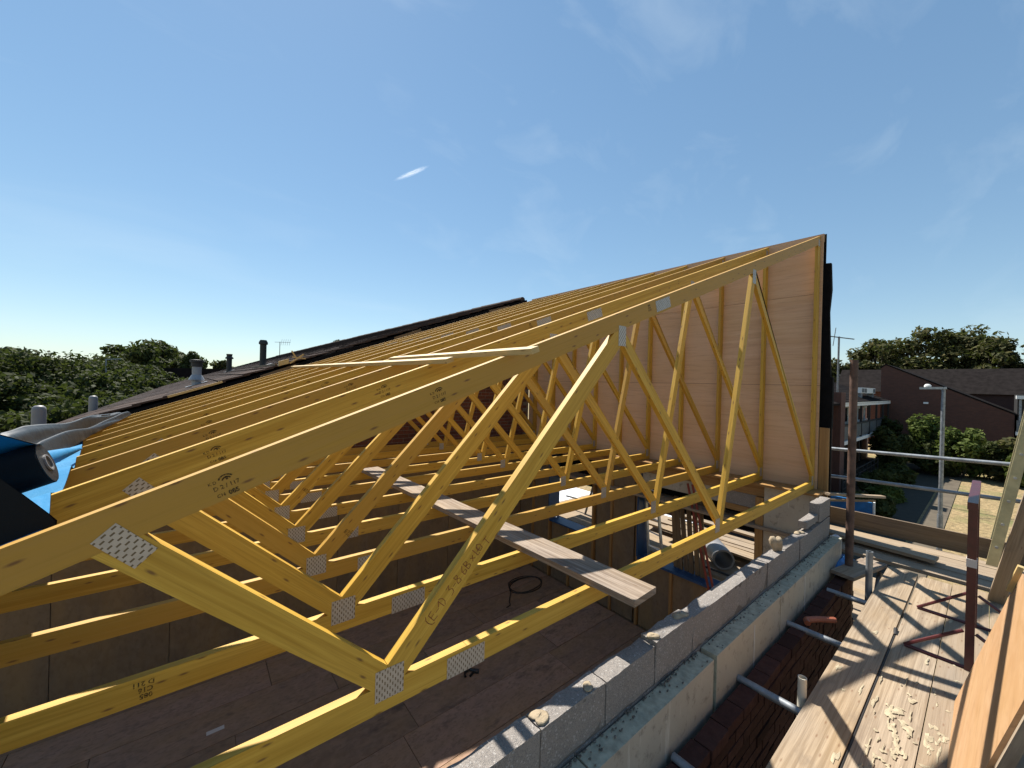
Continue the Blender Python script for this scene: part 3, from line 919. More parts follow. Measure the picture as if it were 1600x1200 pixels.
# ------------------------------------------------------------------ loose timber on the trusses
def dirv(p, q): return (Vector(q) - Vector(p)).normalized()
b = MB(); a, e = Vector((1.945, -0.28, 4.848)), Vector((1.775, 3.60, 4.848))
s_ = dirv(a, e).cross(Vector((0, 0, 1)))
b.obox(a - s_ * .1125 - Vector((0, 0, .019)), e - a, s_ * .225, (0, 0, .038), e - a)
pl = b.build("walk_plank", M['grey_board'], label="weathered grey plank laid across the lower chords of the trusses", cat="plank")
b = MB(); z0 = lambda x: ztop(x) + .0145
b.bar((1.235, 5.75, z0(1.235)), (1.075, 0.40, z0(1.075)), .045, .026, (-SL_, 0, 1))
b.build("roofing_batten", M['fresh'], label="longer pale batten lying across the top chords, reaching back to the tiled roof", cat="batten", group="loose battens on the trusses")
b = MB(); b.bar((1.215, 1.55, z0(1.215) + .002), (1.160, -0.19, z0(1.16)), .045, .026, (-SL_, 0, 1))
b.build("roofing_batten", M['fresh'], label="shorter pale batten overlapping the long one, its end over the front truss", cat="batten", group="loose battens on the trusses")

# ------------------------------------------------------------------ roofing membrane on the low side
def sheet(name, fn, nu, nv, mat_top, mat_bot, parent=None, th=.004, **kw):
    """curved sheet from fn(u, v), with a face of each colour"""
    P = [[Vector(fn(i / nu, j / nv)) for j in range(nv + 1)] for i in range(nu + 1)]
    V, F, MI = [], [], []
    for lay in (0, 1):
        for i in range(nu + 1):
            for j in range(nv + 1):
                i0, i1, j0, j1 = max(i - 1, 0), min(i + 1, nu), max(j - 1, 0), min(j + 1, nv)
                n = (P[i1][j] - P[i0][j]).cross(P[i][j1] - P[i][j0])
                n = n.normalized() if n.length > 1e-9 else Vector((0, 0, 1))
                V.append(tuple(P[i][j] + n * (th / 2 if lay == 0 else -th / 2)))
    N = (nu + 1) * (nv + 1)
    ix = lambda i, j, l: l * N + i * (nv + 1) + j
    for i in range(nu):
        for j in range(nv):
            F.append((ix(i, j, 0), ix(i + 1, j, 0), ix(i + 1, j + 1, 0), ix(i, j + 1, 0))); MI.append(0)
            F.append((ix(i, j, 1), ix(i, j + 1, 1), ix(i + 1, j + 1, 1), ix(i + 1, j, 1))); MI.append(1)
    A = np.array(V)
    off = Vector(((A[:, 0].min() + A[:, 0].max()) / 2, (A[:, 1].min() + A[:, 1].max()) / 2, A[:, 2].min())) if parent is None else wloc(parent)
    me = bpy.data.meshes.new(name)
    me.from_pydata([tuple(Vector(v) - off) for v in V], [], F)
    me.materials.append(mat_top); me.materials.append(mat_bot)
    me.polygons.foreach_set("material_index", MI)
    me.polygons.foreach_set("use_smooth", [True] * len(F))
    me.update()
    o = bpy.data.objects.new(name, me); COL.objects.link(o)
    o.location = off if parent is None else (0, 0, 0)
    o.parent = parent
    return tag(o, **kw)
def edge_x(y):
    return float(np.interp(y, [0.0, 0.35, 0.63, 1.2, 1.77, 2.6, 3.6], [-0.285, -0.335, -0.385, -0.43, -0.505, -0.60, -0.765]))
def flat(u, v):
    y = 0.06 + 3.5 * v
    x1 = edge_x(y)
    x = x1 + (-2.9 - x1) * u
    sag = -0.045 * abs(math.sin(math.pi * (y / 0.6))) * (1 - u * .3)
    return (x, y, ztop(x) + .014 + sag + .012 * math.sin(7 * y + 3 * x))
sheet("membrane_sheet", flat, 26, 60, M['memb_dark'], M['memb_blue'], label="blue roofing membrane laid over the low ends of the trusses", cat="roofing membrane")
def curl(u, v):
    """the corner of a loose lap, rolled over into a tapering tip"""
    r = .075 * (1 - v) ** .8 + .006
    a = -0.4 + 3.0 * u
    cx, cy = -0.60 + 0.115 * v ** 1.3, 1.22 + 0.52 * v
    x, y = cx + r * math.sin(a) * .9, cy - r * math.sin(a) * .5
    return (x, y, ztop(cx) + .028 + r * (1 - math.cos(a)) * .8 + .012 * v)
sheet("membrane_flap", curl, 16, 16, M['memb_dark'], M['memb_blue'], label="small curled tip of blue membrane pointing away from the end of the roll", cat="roofing membrane")
def lap(u, v):
    """black underside standing up between the first two trusses"""
    x = -0.272 - 2.3 * u ** 1.5
    zb = ztop(x) - .06
    zt_ = 5.612 + (-0.272 - x) * 1.06 if x > -.5 else 5.854 + (-.5 - x) * .3
    return (x, .085 + .10 * v * min(1, u * 3) + .02 * math.sin(9 * x), zb + (max(zt_, zb + .02) - zb) * v)
sheet("membrane_lap", lap, 30, 12, M['memb_dark'], M['memb_dark'], label="black upstanding lap of membrane just behind the front truss", cat="roofing membrane")
def heap(u, v):
    y = 1.22 + 3.85 * v
    rx = float(np.interp(y, [1.2, 1.9, 2.6, 3.6, 5.1], [-.73, -.73, -.70, -.68, -.62]))
    rh = float(np.interp(y, [1.2, 1.35, 1.6, 1.9, 2.6, 3.6, 4.6, 5.0, 5.1], [.10, .22, .27, .27, .20, .135, .10, .07, .02]))
    tx = float(np.interp(y, [1.2, 1.9, 3.2, 5.1], [-.575, -.615, -.655, -.575]))
    if u < .5:
        t = u / .5
        x = tx + (rx - tx) * t
        h = rh * (t ** .45 * .72 + .28 * t) - .22 * rh * math.exp(-((t - .50 - .25 * v) / .13) ** 2)
    else:
        t = (u - .5) / .5
        x = rx - .75 * t
        h = rh * (1 - t) ** 1.3 + .02 * math.sin(6 * t + 2.0 * y)
    h += .006 * math.sin(5 * y + 7 * u) + .012 * math.sin(2.2 * y + 14 * u)
    return (x, y, ztop(x) + max(h, .016))
sheet("membrane_heap", heap, 60, 70, M['memb_dark'], M['memb_grey'], label="heaped grey underlay with light folds at the low eaves beyond the roll", cat="roofing membrane")
def stand(u, v):
    """loose end of the roll standing up behind it"""
    x = -0.47 - 1.5 * u
    zb = ztop(x) + .17
    zt_ = 5.715 + .48 * (-0.47 - x) - .10 * u * u
    return (x, 0.97 - .10 * v + .03 * math.sin(5 * u) * v, zb + (zt_ - zb) * v)
sheet("membrane_tail", stand, 20, 10, M['memb_dark'], M['memb_blue'], label="loose blue tail of the roll standing up above it at the left edge", cat="roofing membrane")
rl = empty("membrane_roll", (-0.95, 0.93, 5.30), label="black roll of membrane with a pale core at its end", cat="membrane roll")
dd = Vector((1, 0, SL_)).normalized()
r0 = Vector((-0.455, 0.93, 5.632)); r1 = r0 - dd * 1.25
b = MB(); b.tube(r1, r0, .084, n=28); b.build("roll_body", M['memb_dark'], rl, smooth=True)
b = MB(); b.tube(r0 + dd * .0005, r0 + dd * .004, .080, n=28); b.build("roll_end", M['memb_grey'], rl)
b = MB(); b.tube(r0 + dd * .004, r0 + dd * .010, .034, n=20, hollow=True); b.build("roll_core", M['grey_plastic'], rl)
b = MB(); b.tube(r0 + dd * .0042, r0 + dd * .0055, .027, n=20); b.build("core_hole", M['black_plastic'], rl)

# ------------------------------------------------------------------ scaffold along the near side
def sboard(x0, x1, y0, y1, z, lab, grp, th=.038, tilt=0.0, mat='board'):
    q = MB()
    q.obox((x0, y0 + tilt, z - th), (x1 - x0, -tilt * 2, 0), (0, y1 - y0, 0), (0, 0, th), (1, 0, 0) if x1 - x0 > y1 - y0 else (0, 1, 0))
    o = q.build("scaffold_board", M[mat], label=lab, cat="scaffold board", group=grp)
    for xe in ():
        q = MB(); d = .022 if xe == x0 else -.022
        q.box(min(xe, xe + d) - .0008, max(xe, xe + d) + .0008, y0 - .0012 + (tilt if xe == x0 else -tilt), y1 + .0012 + (tilt if xe == x0 else -tilt), z - th - .001, z + .001, (0, 1, 0))
        q.build("end_band", M['galv_dull'], o)
    return o
lb = ["weathered scaffold board nearest the brick wall", "second scaffold board out from the brick wall, with pale plaster splashes", "scaffold board passing under the foot of the maroon trestle",
      "scaffold board under the leaning plywood sheet", "outer scaffold board behind the leaning plywood sheet", "outermost scaffold board of the near walkway"]
ys = [(-1.000, -.774), (-1.243, -1.016), (-1.475, -1.247), (-1.708, -1.480), (-1.942, -1.714), (-2.18, -1.948)]
for i, (ya, yb) in enumerate(ys):
    zz_ = 4.1 + (.003, 0, .004, -.002, .002, 0)[i]
    sboard(-1.8 + .2 * (i % 2), 2.02 + (0.0, .1, .22, .05, .16, .1)[i], ya, yb, zz_, lb[i], "boards of the near walkway", mat='board_splashed' if i in (1, 2) else 'board')
    sboard(2.026 + (0.0, .1, .22, .05, .16, .1)[i], 5.93 + R.uniform(-.12, .05), ya + R.uniform(-.004, .004), yb, zz_ - .001, lb[i] + ", far length", "boards of the near walkway")
ld = ["scaffold board running past the end of the block wall, nearest the plywood wall", "second board of the far walkway beyond the block wall", "third board of the far walkway beyond the block wall", "board of the far walkway nearest the toe board"]
for i in range(4):
    x = 6.04 + .235 * i + .32 * (i > 2) * 0
    sboard(x, x + .226, -2.9 + .3 * (i % 2), 5.2, 4.132 + R.uniform(-.003, .003), ld[i], "boards of the far walkway")
q = MB(); q.obox((5.28, -.60, 4.065), (.72, -.16, .005), (.05, .20, 0), (0, 0, .036)); q.build("scaffold_board", M['grey_board'], label="short grey scaffold board lying askew at the corner of the walkway", cat="scaffold board")
q = MB(); q.obox((6.25, -1.10, 4.172), (.12, 1.3, 0), (.22, -.02, 0), (0, 0, .036), (0, 1, 0)); q.build("scaffold_board", M['board'], label="loose pale board laid on top of the far walkway", cat="scaffold board")
q = MB(); q.obox((7.10, -2.9, 4.13), (.038, 0, 0), (0, 4.6, 0), (0, 0, .232), (0, 1, 0)); q.build("toe_board", M['toe'], label="long dark toe board standing on edge along the far walkway", cat="toe board")
def stube(p, q_, lab, cat="scaffold tube", mat='galv', r=.0242, grp="scaffold tubes", hollow=False):
    m = MB(); m.tube(p, q_, r, n=14, hollow=hollow)
    return m.build("scaffold_tube", M[mat], smooth=True, label=lab, cat=cat, group=grp)
def coupler(o, p, ax):
    m = MB(); a = Vector(ax)
    m.tube(Vector(p) - a * .035, Vector(p) + a * .035, .036, n=12)
    m.tube(Vector(p) + Vector((0.03, 0.03, 0)), Vector(p) + Vector((.06, .06, .02)), .012, n=8)
    m.build("coupler", M['galv_dull'], o)
u1 = stube((7.5, 1.3, 5.105), (7.5, -2.9, 5.245), "upper grey guard rail tube along the far walkway")
u2 = stube((7.5, 1.3, 4.700), (7.5, -2.9, 4.815), "lower grey guard rail tube along the far walkway")
st = stube((7.56, -1.86, .1), (7.56, -1.86, 6.9), "upright tube at the right edge carrying the guard rails", mat='galv')
coupler(st, (7.53, -1.86, 4.785), (0, 1, 0)); coupler(st, (7.53, -1.86, 5.21), (0, 1, 0))
stube((7.56, 1.0, .1), (7.56, 1.0, 5.4), "upright tube beyond the plywood wall", mat='galv_dull')
for i, (x, y0, lab) in enumerate(((2.02, -.42, "cross tube under the boards, nearest to the viewer"), (2.92, -.40, "cross tube under the boards beside the white tube stub"), (3.94, -.40, "cross tube under the boards beside the orange sleeve"), (4.92, -.46, "cross tube under the boards with a pale end cap"))):
    t = stube((x, y0, 4.032), (x, -2.25, 4.032), lab, hollow=True, grp="cross tubes under the near walkway")
stube((1.0, -1.20, 3.98), (6.0, -.70, 3.98), "long dark ledger tube hidden below the board edge", mat='galv_dull', grp="cross tubes under the near walkway")
stube((2.99, -.742, 3.4), (2.99, -.742, 4.21), "short pale tube stub standing up beside the first board", mat='cream', hollow=True)
stube((5.10, -.74, 2.0), (5.10, -.74, 4.47), "short grey upright tube at the corner of the walkway", mat='galv', r=.027, hollow=True)
bp = stube((5.62, -.50, .05), (5.62, -.50, 6.36), "tall rusty brown upright standing past the end of the block wall", mat='rust', r=.036)
q = MB(); q.bar((5.98, -.22, 4.765), (6.75, -.62, 4.70), .06, .028); q.build("timber_lath", M['board'], label="short pale lath sticking out past the rusty upright", cat="lath")
q = MB(); q.bar((5.7, -.20, 4.735), (6.6, -.56, 4.66), .025, .025); q.build("timber_lath", M['dark_timber'], label="thin dark lath under the pale one past the rusty upright", cat="lath")
q = MB(); q.blob((5.85, -.42, 4.0), (.22, .13, .11), .3, n=15); q.soft("blue_tarpaulin", M['blue_tarp'], label="crumpled blue tarpaulin at the foot of the rusty upright", cat="tarpaulin")
q = MB(); q.obox((7.36, -.44, 4.15), (.03, .02, 0), (0, .62, 0.0), (0, 0, .32), (0, 1, 0)); bt = q.build("blue_sign", M['blue_tarp'], label="blue sheet with a white edge standing behind the dark toe board", cat="sheet")
q = MB(); q.box(7.355, 7.395, -.462, -.442, 4.14, 4.48, (0, 0, 1)); q.build("edge_trim", M['white'], bt)
q = MB(); q.blob((6.15, -.28, 4.19), (.06, .05, .07), .3, n=9); q.build("white_bag", M['sheet_white'], smooth=True, label="small white plastic bag beside the end of the block wall", cat="plastic bag")
q = MB(); q.tube((2.2, -1.008, 4.086), (4.35, -1.008, 4.090), .008, n=8); q.tube((4.33, -1.012, 4.095), (4.42, -1.004, 4.108), .013, n=8); q.build("steel_rod", M['dark_frame'], label="thin dark rod lying in the gap between the first two boards", cat="rod")
# plaster splashed on the boards
pz = MB(); r2 = random.Random(21)
for i in range(150):
    if i < 95: x, y = r2.gauss(2.85, .42), r2.gauss(-1.15, .075)
    elif i < 130: x, y = r2.gauss(2.9, .45), r2.gauss(-1.315, .04)
    else: x, y = r2.uniform(2.1, 5.2), r2.uniform(-1.46, -.80)
    if x < 2.05 or x > 5.6: continue
    for (ya, yb) in ys[:3]:
        if ya + .012 < y < yb - .012: break
    else: continue
    L_, w_ = abs(r2.gauss(.035, .03)) + .008, abs(r2.gauss(.011, .009)) + .003
    w_ = min(w_, y - ya - .004, yb - y - .004)
    n_ = 11; ph = [r2.uniform(0, 6.28) for _ in range(3)]
    ring = []
    for k in range(n_):
        t = 2 * math.pi * k / n_
        q_ = 1 + .35 * math.sin(2 * t + ph[0]) + .28 * math.sin(3 * t + ph[1]) + .2 * math.sin(5 * t + ph[2])
        q_ = max(.25, min(q_, 1.5)) / 1.5
        ring.append((x + L_ * q_ * math.cos(t), y + w_ * q_ * math.sin(t), 4.1046))
    for k in range(n_):
        pz.face([(x, y, 4.1072), ring[k], ring[(k + 1) % n_]])
pz.build("plaster_splashes", M['splash'], label="pale plaster splashes dried on the scaffold boards", cat="plaster", kind="stuff")
# maroon trestle
tr = empty("steel_trestle", (4.6, -1.39, 4.1), label="maroon steel trestle standing end on, with splayed rod feet", cat="trestle")
for x, nm in ((4.20, 0), (5.02, 1)):
    q = MB(); q.box(x - .03, x + .03, -1.414, -1.370, 4.105, 5.235, (0, 0, 1)); q.build("post", M['maroon'], tr)
    for zl in (4.11,):
        q = MB(); q.tube((x, -1.075, zl), (x, -1.78, zl), .013, n=8); q.build("foot_rod", M['maroon'], tr)
    for s, ye in ((1, -1.075), (-1, -1.78)):
        q = MB(); q.tube((x, ye, 4.112), (x, -1.39 + s * .03, 4.36), .012, n=8); q.build("brace_rod", M['maroon'], tr)
q = MB(); q.box(4.05, 5.15, -1.416, -1.368, 5.236, 5.285, (1, 0, 0)); q.build("top_rail", M['maroon'], tr)
q = MB(); q.box(4.165, 4.235, -1.4165, -1.3675, 4.82, 4.875, (0, 0, 1)); q.build("tape_band", M['label'], tr)
# ladder
ldr = empty("ladder", (7.05, -1.49, 4.13), label="pale ladder leaning outward from the far walkway", cat="ladder")
lz = lambda z: -1.49 - .142 * (z - 4.13)
for x in (6.86, 7.24):
    q = MB(); q.bar((x, lz(4.13), 4.13), (x, lz(7.2), 7.2), .03, .085, (0, 1, 0.142)); q.build("stile", M['ladder'], ldr)
for i in range(11):
    z = 4.35 + .26 * i
    q = MB(); q.tube((6.83, lz(z), z), (7.27, lz(z), z), .014, n=8); q.build("rung", M['alu'], ldr)
q = MB(); q.bar((5.80, -1.515, 4.10), (5.16, -1.745, 5.55), .05, .10, (0, 1, .1)); q.build("timber_prop", M['board'], label="stout grey timber leaning outward between trestle and ladder", cat="timber")
# leaning plywood sheet
ps = empty("plywood_offcut", (3.07, -1.4, 4.1), label="sunlit plywood sheet leaning outward at the lower right corner", cat="plywood")
q = MB(); nrm = Vector((0, .2655, 1)).normalized()
up = Vector((0, -.2655, 1)).normalized()
q.obox((2.40, -1.347, 4.104), (1.30, 0, 0), up * .93, Vector((0, -1, -.2655)).normalized() * .018, (1, 0, .2)); q.build("plywood_panel", M['ply_new'], ps)
q = MB(); q.obox(Vector((2.37, -1.362, 4.104)) , (.030, 0, 0), up * .92, Vector((0, -1, -.2655)).normalized() * .034, up); q.build("edge_batten", M['board'], ps)
q = MB(); q.obox(Vector((3.655, -1.346, 4.104)) + up * .80 , (.045, 0, 0), up * .16, (0, .022, .005), up); q.build("pale_block", M['fresh'], ps)
q = MB(); q.lathe((2.22, -1.80, 4.105), [(0, 0), (.15, 0), (.17, .5), (.185, .5), (.185, .54), (.165, .56), (.12, .60), (0, .61)], 24); q.tube((2.14, -1.70, 4.71), (2.30, -1.68, 4.71), .012)
q.build("black_drum", M['black_plastic'], smooth=True, label="black plastic drum with a lid behind the leaning plywood sheet", cat="drum")
# lower lift, dark boards added so the gaps in the walkway look dark
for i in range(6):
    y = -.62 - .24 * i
    sboard(.2, 6.6, y - .226, y, 2.10 + R.uniform(-.004, .004), "dark board of the lower lift, added to darken the gaps, number %s out from the brick wall" % ["one", "two", "three", "four", "five", "six"][i], "boards of the lower lift", mat='dark_timber')

# ------------------------------------------------------------------ seen through the openings
grp = "boards stacked outside the opening"
for i in range(6):
    q = MB(); x = 7.10 + .205 * i + R.uniform(-.02, .02); z = 3.16 + R.choice((0, .04, .08)); sk = R.uniform(-.16, .16)
    q.obox((x, .2 + R.uniform(0, .5), z), (.222, R.uniform(-.02, .02), R.uniform(-.02, .02)), (sk, 2.3 + R.uniform(-.5, .3), R.uniform(-.03, .05)), (0, 0, .036), (0, 1, 0))
    q.build("stacked_board", M['board'], label="sunlit board outside the opening, number %s of the stack out from the wall" % ["one", "two", "three", "four", "five", "six"][i], cat="board", group=grp)
q = MB(); q.box(6.45, 8.5, -.4, 5.4, 3.0, 3.05, (0, 1, 0)); q.build("lower_platform", M['board'], label="lower scaffold platform outside the front wall openings", cat="platform")
q = MB(); q.tube((6.75, 1.25, 3.22), (7.3, 1.72, 3.22), .165, n=24, hollow=True); q.build("polythene_roll", M['grey_plastic'], smooth=True, label="grey roll of sheeting lying outside the big opening", cat="roll")
pr = empty("steel_prop", (6.06, 1.35, 3.0), label="red painted steel prop leaning in the big opening", cat="prop")
for dy in (0, .075):
    q = MB(); q.tube((6.07, 1.10 + dy, 2.95), (6.07, 1.47 + dy, 4.50), .018, n=8); q.build("prop_tube", M['redprop'], pr)
il = empty("inner_ladder", (6.32, 2.2, 2.2), label="worn aluminium ladder leaning inside the big opening", cat="ladder")
for ya, yb in ((2.26, 2.46), (1.98, 2.24)):
    q = MB(); q.bar((6.32, ya, 2.2), (6.32, yb, 4.45), .025, .06, (1, 0, 0)); q.build("stile", M['alu'], il)
for i in range(8):
    z = 2.45 + .25 * i; t = (z - 2.2) / 2.25
    q = MB(); q.tube((6.32, 2.26 + .2 * t, z), (6.32, 1.98 + .26 * t, z - .03), .014, n=8); q.build("rung", M['white'], il)
for i in range(6):
    q = MB(); y = 1.45 + .09 * i
    q.bar((6.30 + .012 * (i % 2), y - .08, 2.98), (6.34, y + R.uniform(.0, .06), 4.1 + R.uniform(-.05, .15)), .07, .03, (1, 0, 0))
    q.build("leaning_timber", M['dark_timber'], label="dark timber leaning beside the red prop, number %s from it" % ["one", "two", "three", "four", "five", "six"][i], cat="timber", group="dark timbers in the big opening")
q = MB(); q.tube((6.40, .70, 3.15), (6.40, 2.0, 3.16), .018, n=10); q.build("sill_tube", M['black_plastic'], label="black tube lying along the sill of the big opening", cat="tube")
q = MB(); q.blob((8.0, 1.05, 3.42), (.20, .32, .03), .2, n=11); q.build("dark_bag", M['galv_dull'], smooth=True, label="flat dark bag on the boards outside the opening", cat="bag")
q = MB(); q.blob((8.1, 1.0, 3.46), (.07, .15, .025), .35, n=11); q.build("white_bag", M['sheet_white'], smooth=True, label="white crumpled plastic on the dark bag outside the opening", cat="plastic bag")
q = MB(); q.box(8.0, 16.5, 6.2, 14.0, .30, .34); q.build("white_sheet", M['sheet_white'], label="large white sheet spread below, seen through the smaller opening", cat="sheet")
stube((7.0, 3.98, 0.1), (7.0, 3.98, 5.0), "dark upright tube outside the smaller opening", mat='galv_dull', grp="tubes outside the smaller opening")
stube((7.0, 4.6, 2.3), (7.0, 3.9, 4.6), "sloping dark tube outside the smaller opening", mat='galv_dull', grp="tubes outside the smaller opening")
stube((7.05, 3.3, 3.42), (7.05, 5.0, 3.32), "level dark tube outside the smaller opening", mat='galv_dull', grp="tubes outside the smaller opening")
stube((6.5, 4.05, 3.5), (8.4, 4.05, 3.28), "outward running dark tube outside the smaller opening", mat='galv_dull', grp="tubes outside the smaller opening")
# ------------------------------------------------------------------ neighbouring tiled roof
NS, N0, NX0, NX1, NY0, NY1 = 0.37, 5.775, -1.5, 6.32, 5.96, 44.0
nz_ = lambda x: N0 + NS * x
NA = math.atan(NS)
nr = empty("neighbour_house", (2, 20, 0), label="neighbouring house row with a long brown tiled roof", cat="house")
b = MB(); b.prism([(NX0, nz_(NX0) - .10), (NX1, nz_(NX1) - .10), (NX1, nz_(NX1) - .03), (NX0, nz_(NX0) - .03)], NY0 + .02, NY1, (1, NS)); b.build("roof_deck", M['felt'], nr)
b = MB(); b.prism([(NX0 + .25, 0), (NX1 - .05, 0), (NX1 - .05, nz_(NX1) - .14), (NX0 + .25, nz_(NX0 + .25) - .12)], NY0 + .03, NY1 - .05, (1, 0)); b.build("walls", M['farbrick'], nr)
tl = MB(); tl.obox((-.21, -.146, -.012), (.42, 0, 0), (0, .292, 0), (0, 0, .024), (0, 1, 0))
tlm = tl.mesh("roof_tile", M['tile'])
rest = MB(); cnt = 0
nc = int((NX1 - NX0) / math.cos(NA) / .335)
for c in range(nc + 1):
    x = NX0 + .10 + c * .335 * math.cos(NA)
    for k in range(int((NY1 - NY0) / .30)):
        y = NY0 + .15 + .30 * k
        tilt = .055
        z = nz_(x) + .020 + R.uniform(-.004, .004)
        if k < 8 and cnt < 296:
            inst("roof_tile", tlm, nr, (x, y + R.uniform(-.006, .006), z), (0, -(NA - tilt), R.uniform(-.015, .015))); cnt += 1
        else:
            ca, sa = math.cos(NA - tilt), math.sin(NA - tilt)
            o = Vector((x, y, z))
            ex, ez = Vector((ca, 0, sa)), Vector((-sa, 0, ca))
            p = [o - ex * .21 + ez * .012, o + ex * .21 + ez * .012]
            yv = Vector((0, .146, 0))
            rest.face([p[0] - yv, p[1] - yv, p[1] + yv, p[0] + yv])
            rest.face([p[0] - yv - ez * .024, p[0] - yv, p[0] + yv, p[0] + yv - ez * .024])
rest.build("tile_courses", M['tile'], nr, kind="stuff")
b = MB(); b.tube((NX1, NY0 + .02, nz_(NX1) - .02), (NX1, NY1, nz_(NX1) - .02), .05, n=8); b.build("ridge_bed", M['mortar_dark'], nr)
rt = MB(); rt.tube((0, -.222, 0), (0, .222, 0), .074, .080, n=10); rtm = rt.mesh("ridge_tile", M['tile'], smooth=True)
for k in range(int((NY1 - NY0) / .45)):
    inst("ridge_tile", rtm, nr, (NX1 + R.uniform(-.008, .008), NY0 + .23 + .45 * k, nz_(NX1) - .010 + R.uniform(-.007, .007)), (R.uniform(-.012, .012), 0, R.uniform(-.012, .012)))
b = MB(); b.bar((-.29, NY0 - .045, nz_(-.29) + .015), (.33, NY0 - .045, nz_(.33) + .015), .045, .03); b.build("verge_batten", M['fresh'], nr)
for i in range(14):
    x = NX0 + .05 + .56 * i
    b = MB(); l = R.uniform(.22, .5)
    b.bar((x, NY0 - .02 + R.uniform(-.015, .015), nz_(x) - .11 + R.uniform(-.02, .02)), (x + .60, NY0 - .02, nz_(x + .60) - .11 + R.uniform(-.02, .02)), .05, R.uniform(.13, .18)); b.build("verge_board", M['felt'] if i % 4 else M['dark_timber'], nr)
def flue(x, y, zb, r, h, mat, cap, lab, collar=None):
    f = empty("roof_flue", (x, y, zb), label=lab, cat="flue pipe", group="flue pipes on the tiled roof")
    q = MB(); q.lathe((x, y, zb - .3), [(r, 0), (r, h + .3)], 14); q.build("flue_pipe", M[mat], f, smooth=True)
    q = MB(); q.lathe((x, y, zb + h), cap, 14); q.build("flue_cap", M['dark_pipe'] if mat != 'grey_plastic' else M[mat], f, smooth=True)
    if collar is not None:
        q = MB(); q.lathe((x, y, zb + collar), [(r * 1.05, .09), (r * 1.7, 0), (r * 1.6, -.02), (r * 1.0, -.02)], 14); q.build("flue_collar", M['lead'], f)
    q = MB(); q.obox((x - .16, y - .15, nz_(x - .16) + .040), (.32, 0, .32 * NS), (0, .3, 0), (0, 0, .010)); q.build("lead_flashing", M['lead'], f)
flue(1.14, 8.5, 6.20, .062, .50, 'dark_pipe', [(.062, 0), (.085, .01), (.085, .05), (.06, .10), (0, .105)], "tall black flue pipe on the brown tiled roof")
flue(1.01, 16.8, 6.15, .085, .50, 'dark_pipe', [(.085, 0), (.13, .01), (.13, .05), (.085, .10), (.10, .19), (0, .20)], "shorter dark flue with a flared cap on the brown tiled roof")
flue(0.03, 8.0, 5.79, .072, .37, 'lead', [(.072, 0), (.088, .01), (.088, .08), (.108, .085), (.108, .13), (0, .14)], "stout grey flue with a dark cap on the brown tiled roof", .13)
for x, y, h, lab in ((-1.6, 6.55, 5.545, "near grey round topped vent pipe at the eaves"), (-1.6, 10.15, 5.53, "far grey round topped vent pipe at the eaves")):
    q = MB(); q.lathe((x, y, 4.4), [(.068, 0), (.068, h - 4.4 - .06), (.060, h - 4.4 - .025), (.036, h - 4.4 - .004), (0, h - 4.4)], 16); q.build("vent_pipe", M['grey_plastic'], smooth=True, label=lab, cat="vent pipe", group="vent pipes at the eaves")
q = MB(); q.obox((1.06, 5.86, 6.185), (.14, .0, .05), (0, .10, 0), (0, 0, .08)); q.build("wood_block", M['fresh'], label="small pale wood block on the verge of the tiled roof", cat="wood block")
q = MB(); q.bar((1.22, 5.90, 6.24), (1.42, 5.88, 6.40), .035, .025); q.bar((1.26, 5.92, 6.35), (1.45, 5.86, 6.33), .03, .02); q.bar((1.30, 5.9, 6.36), (1.24, 5.88, 6.45), .02, .015)
q.build("broken_laths", M['fresh'], label="broken pale laths poking up from the verge of the tiled roof", cat="lath")
q = MB(); q.bar((1.04, 6.0, 6.215), (.95, 8.4, 6.20), .03, .03); q.build("roof_lath", M['dark_timber'], label="dark lath lying on the tiles beside the wood block", cat="lath")
def aerial(x, y, z0, z1, lab, ax=(0, 1, 0), s=1.0):
    t = empty("tv_aerial", (x, y, z0), label=lab, cat="tv aerial")
    q = MB(); q.tube((x, y, z0), (x, y, z1), .028 * s, n=8); q.build("mast", M['galv_dull'], t)
    a = Vector(ax); c = Vector((x, y, z1 - .05)); n = a.cross(Vector((0, 0, 1)))
    q = MB(); q.tube(c - a * .5 * s, c + a * 1.0 * s, .018 * s, n=6)
    q.build("boom", M['galv_dull'], t)
    q = MB()
    for i in range(5):
        p = c + a * (.15 + .2 * i) * s
        q.tube(p - Vector((0, 0, .30 * s)) + n * .1, p + Vector((0, 0, .30 * s)) - n * .1, .011 * s, n=5)
    q.build("elements", M['galv_dull'], t)
aerial(6.4, 42.5, 8.0, 9.5, "small tv aerial on the far end of the tiled roof ridge", (0.8, -.6, 0))

# ------------------------------------------------------------------ trees and shrubs
rng = np.random.default_rng(11)
def leaf_cloud(centres, n, size, up=0.35):
    """leaf-sized quads spread through clumps; returns vertex array"""
    C = np.repeat(np.array([c[:3] for c in centres]), n, 0)
    rad = np.repeat(np.array([c[3:6] for c in centres]), n, 0)
    N = len(C)
    d = rng.normal(size=(N, 3)); d /= np.linalg.norm(d, axis=1)[:, None]
    r = rng.random(N) ** 0.42
    P = C + d * rad * r[:, None]
    nrm = d * .7 + rng.normal(size=(N, 3)) * .6 + np.array([0, 0, up])
    nrm /= np.linalg.norm(nrm, axis=1)[:, None]
    t = np.cross(nrm, rng.normal(size=(N, 3))); t /= np.linalg.norm(t, axis=1)[:, None]
    w = np.cross(nrm, t)
    s = size * rng.uniform(.55, 1.25, N)[:, None]
    q = np.stack([P - t * s, P + w * s * .55, P + t * s, P - w * s * .55], 1)
    return q.reshape(-1, 3)
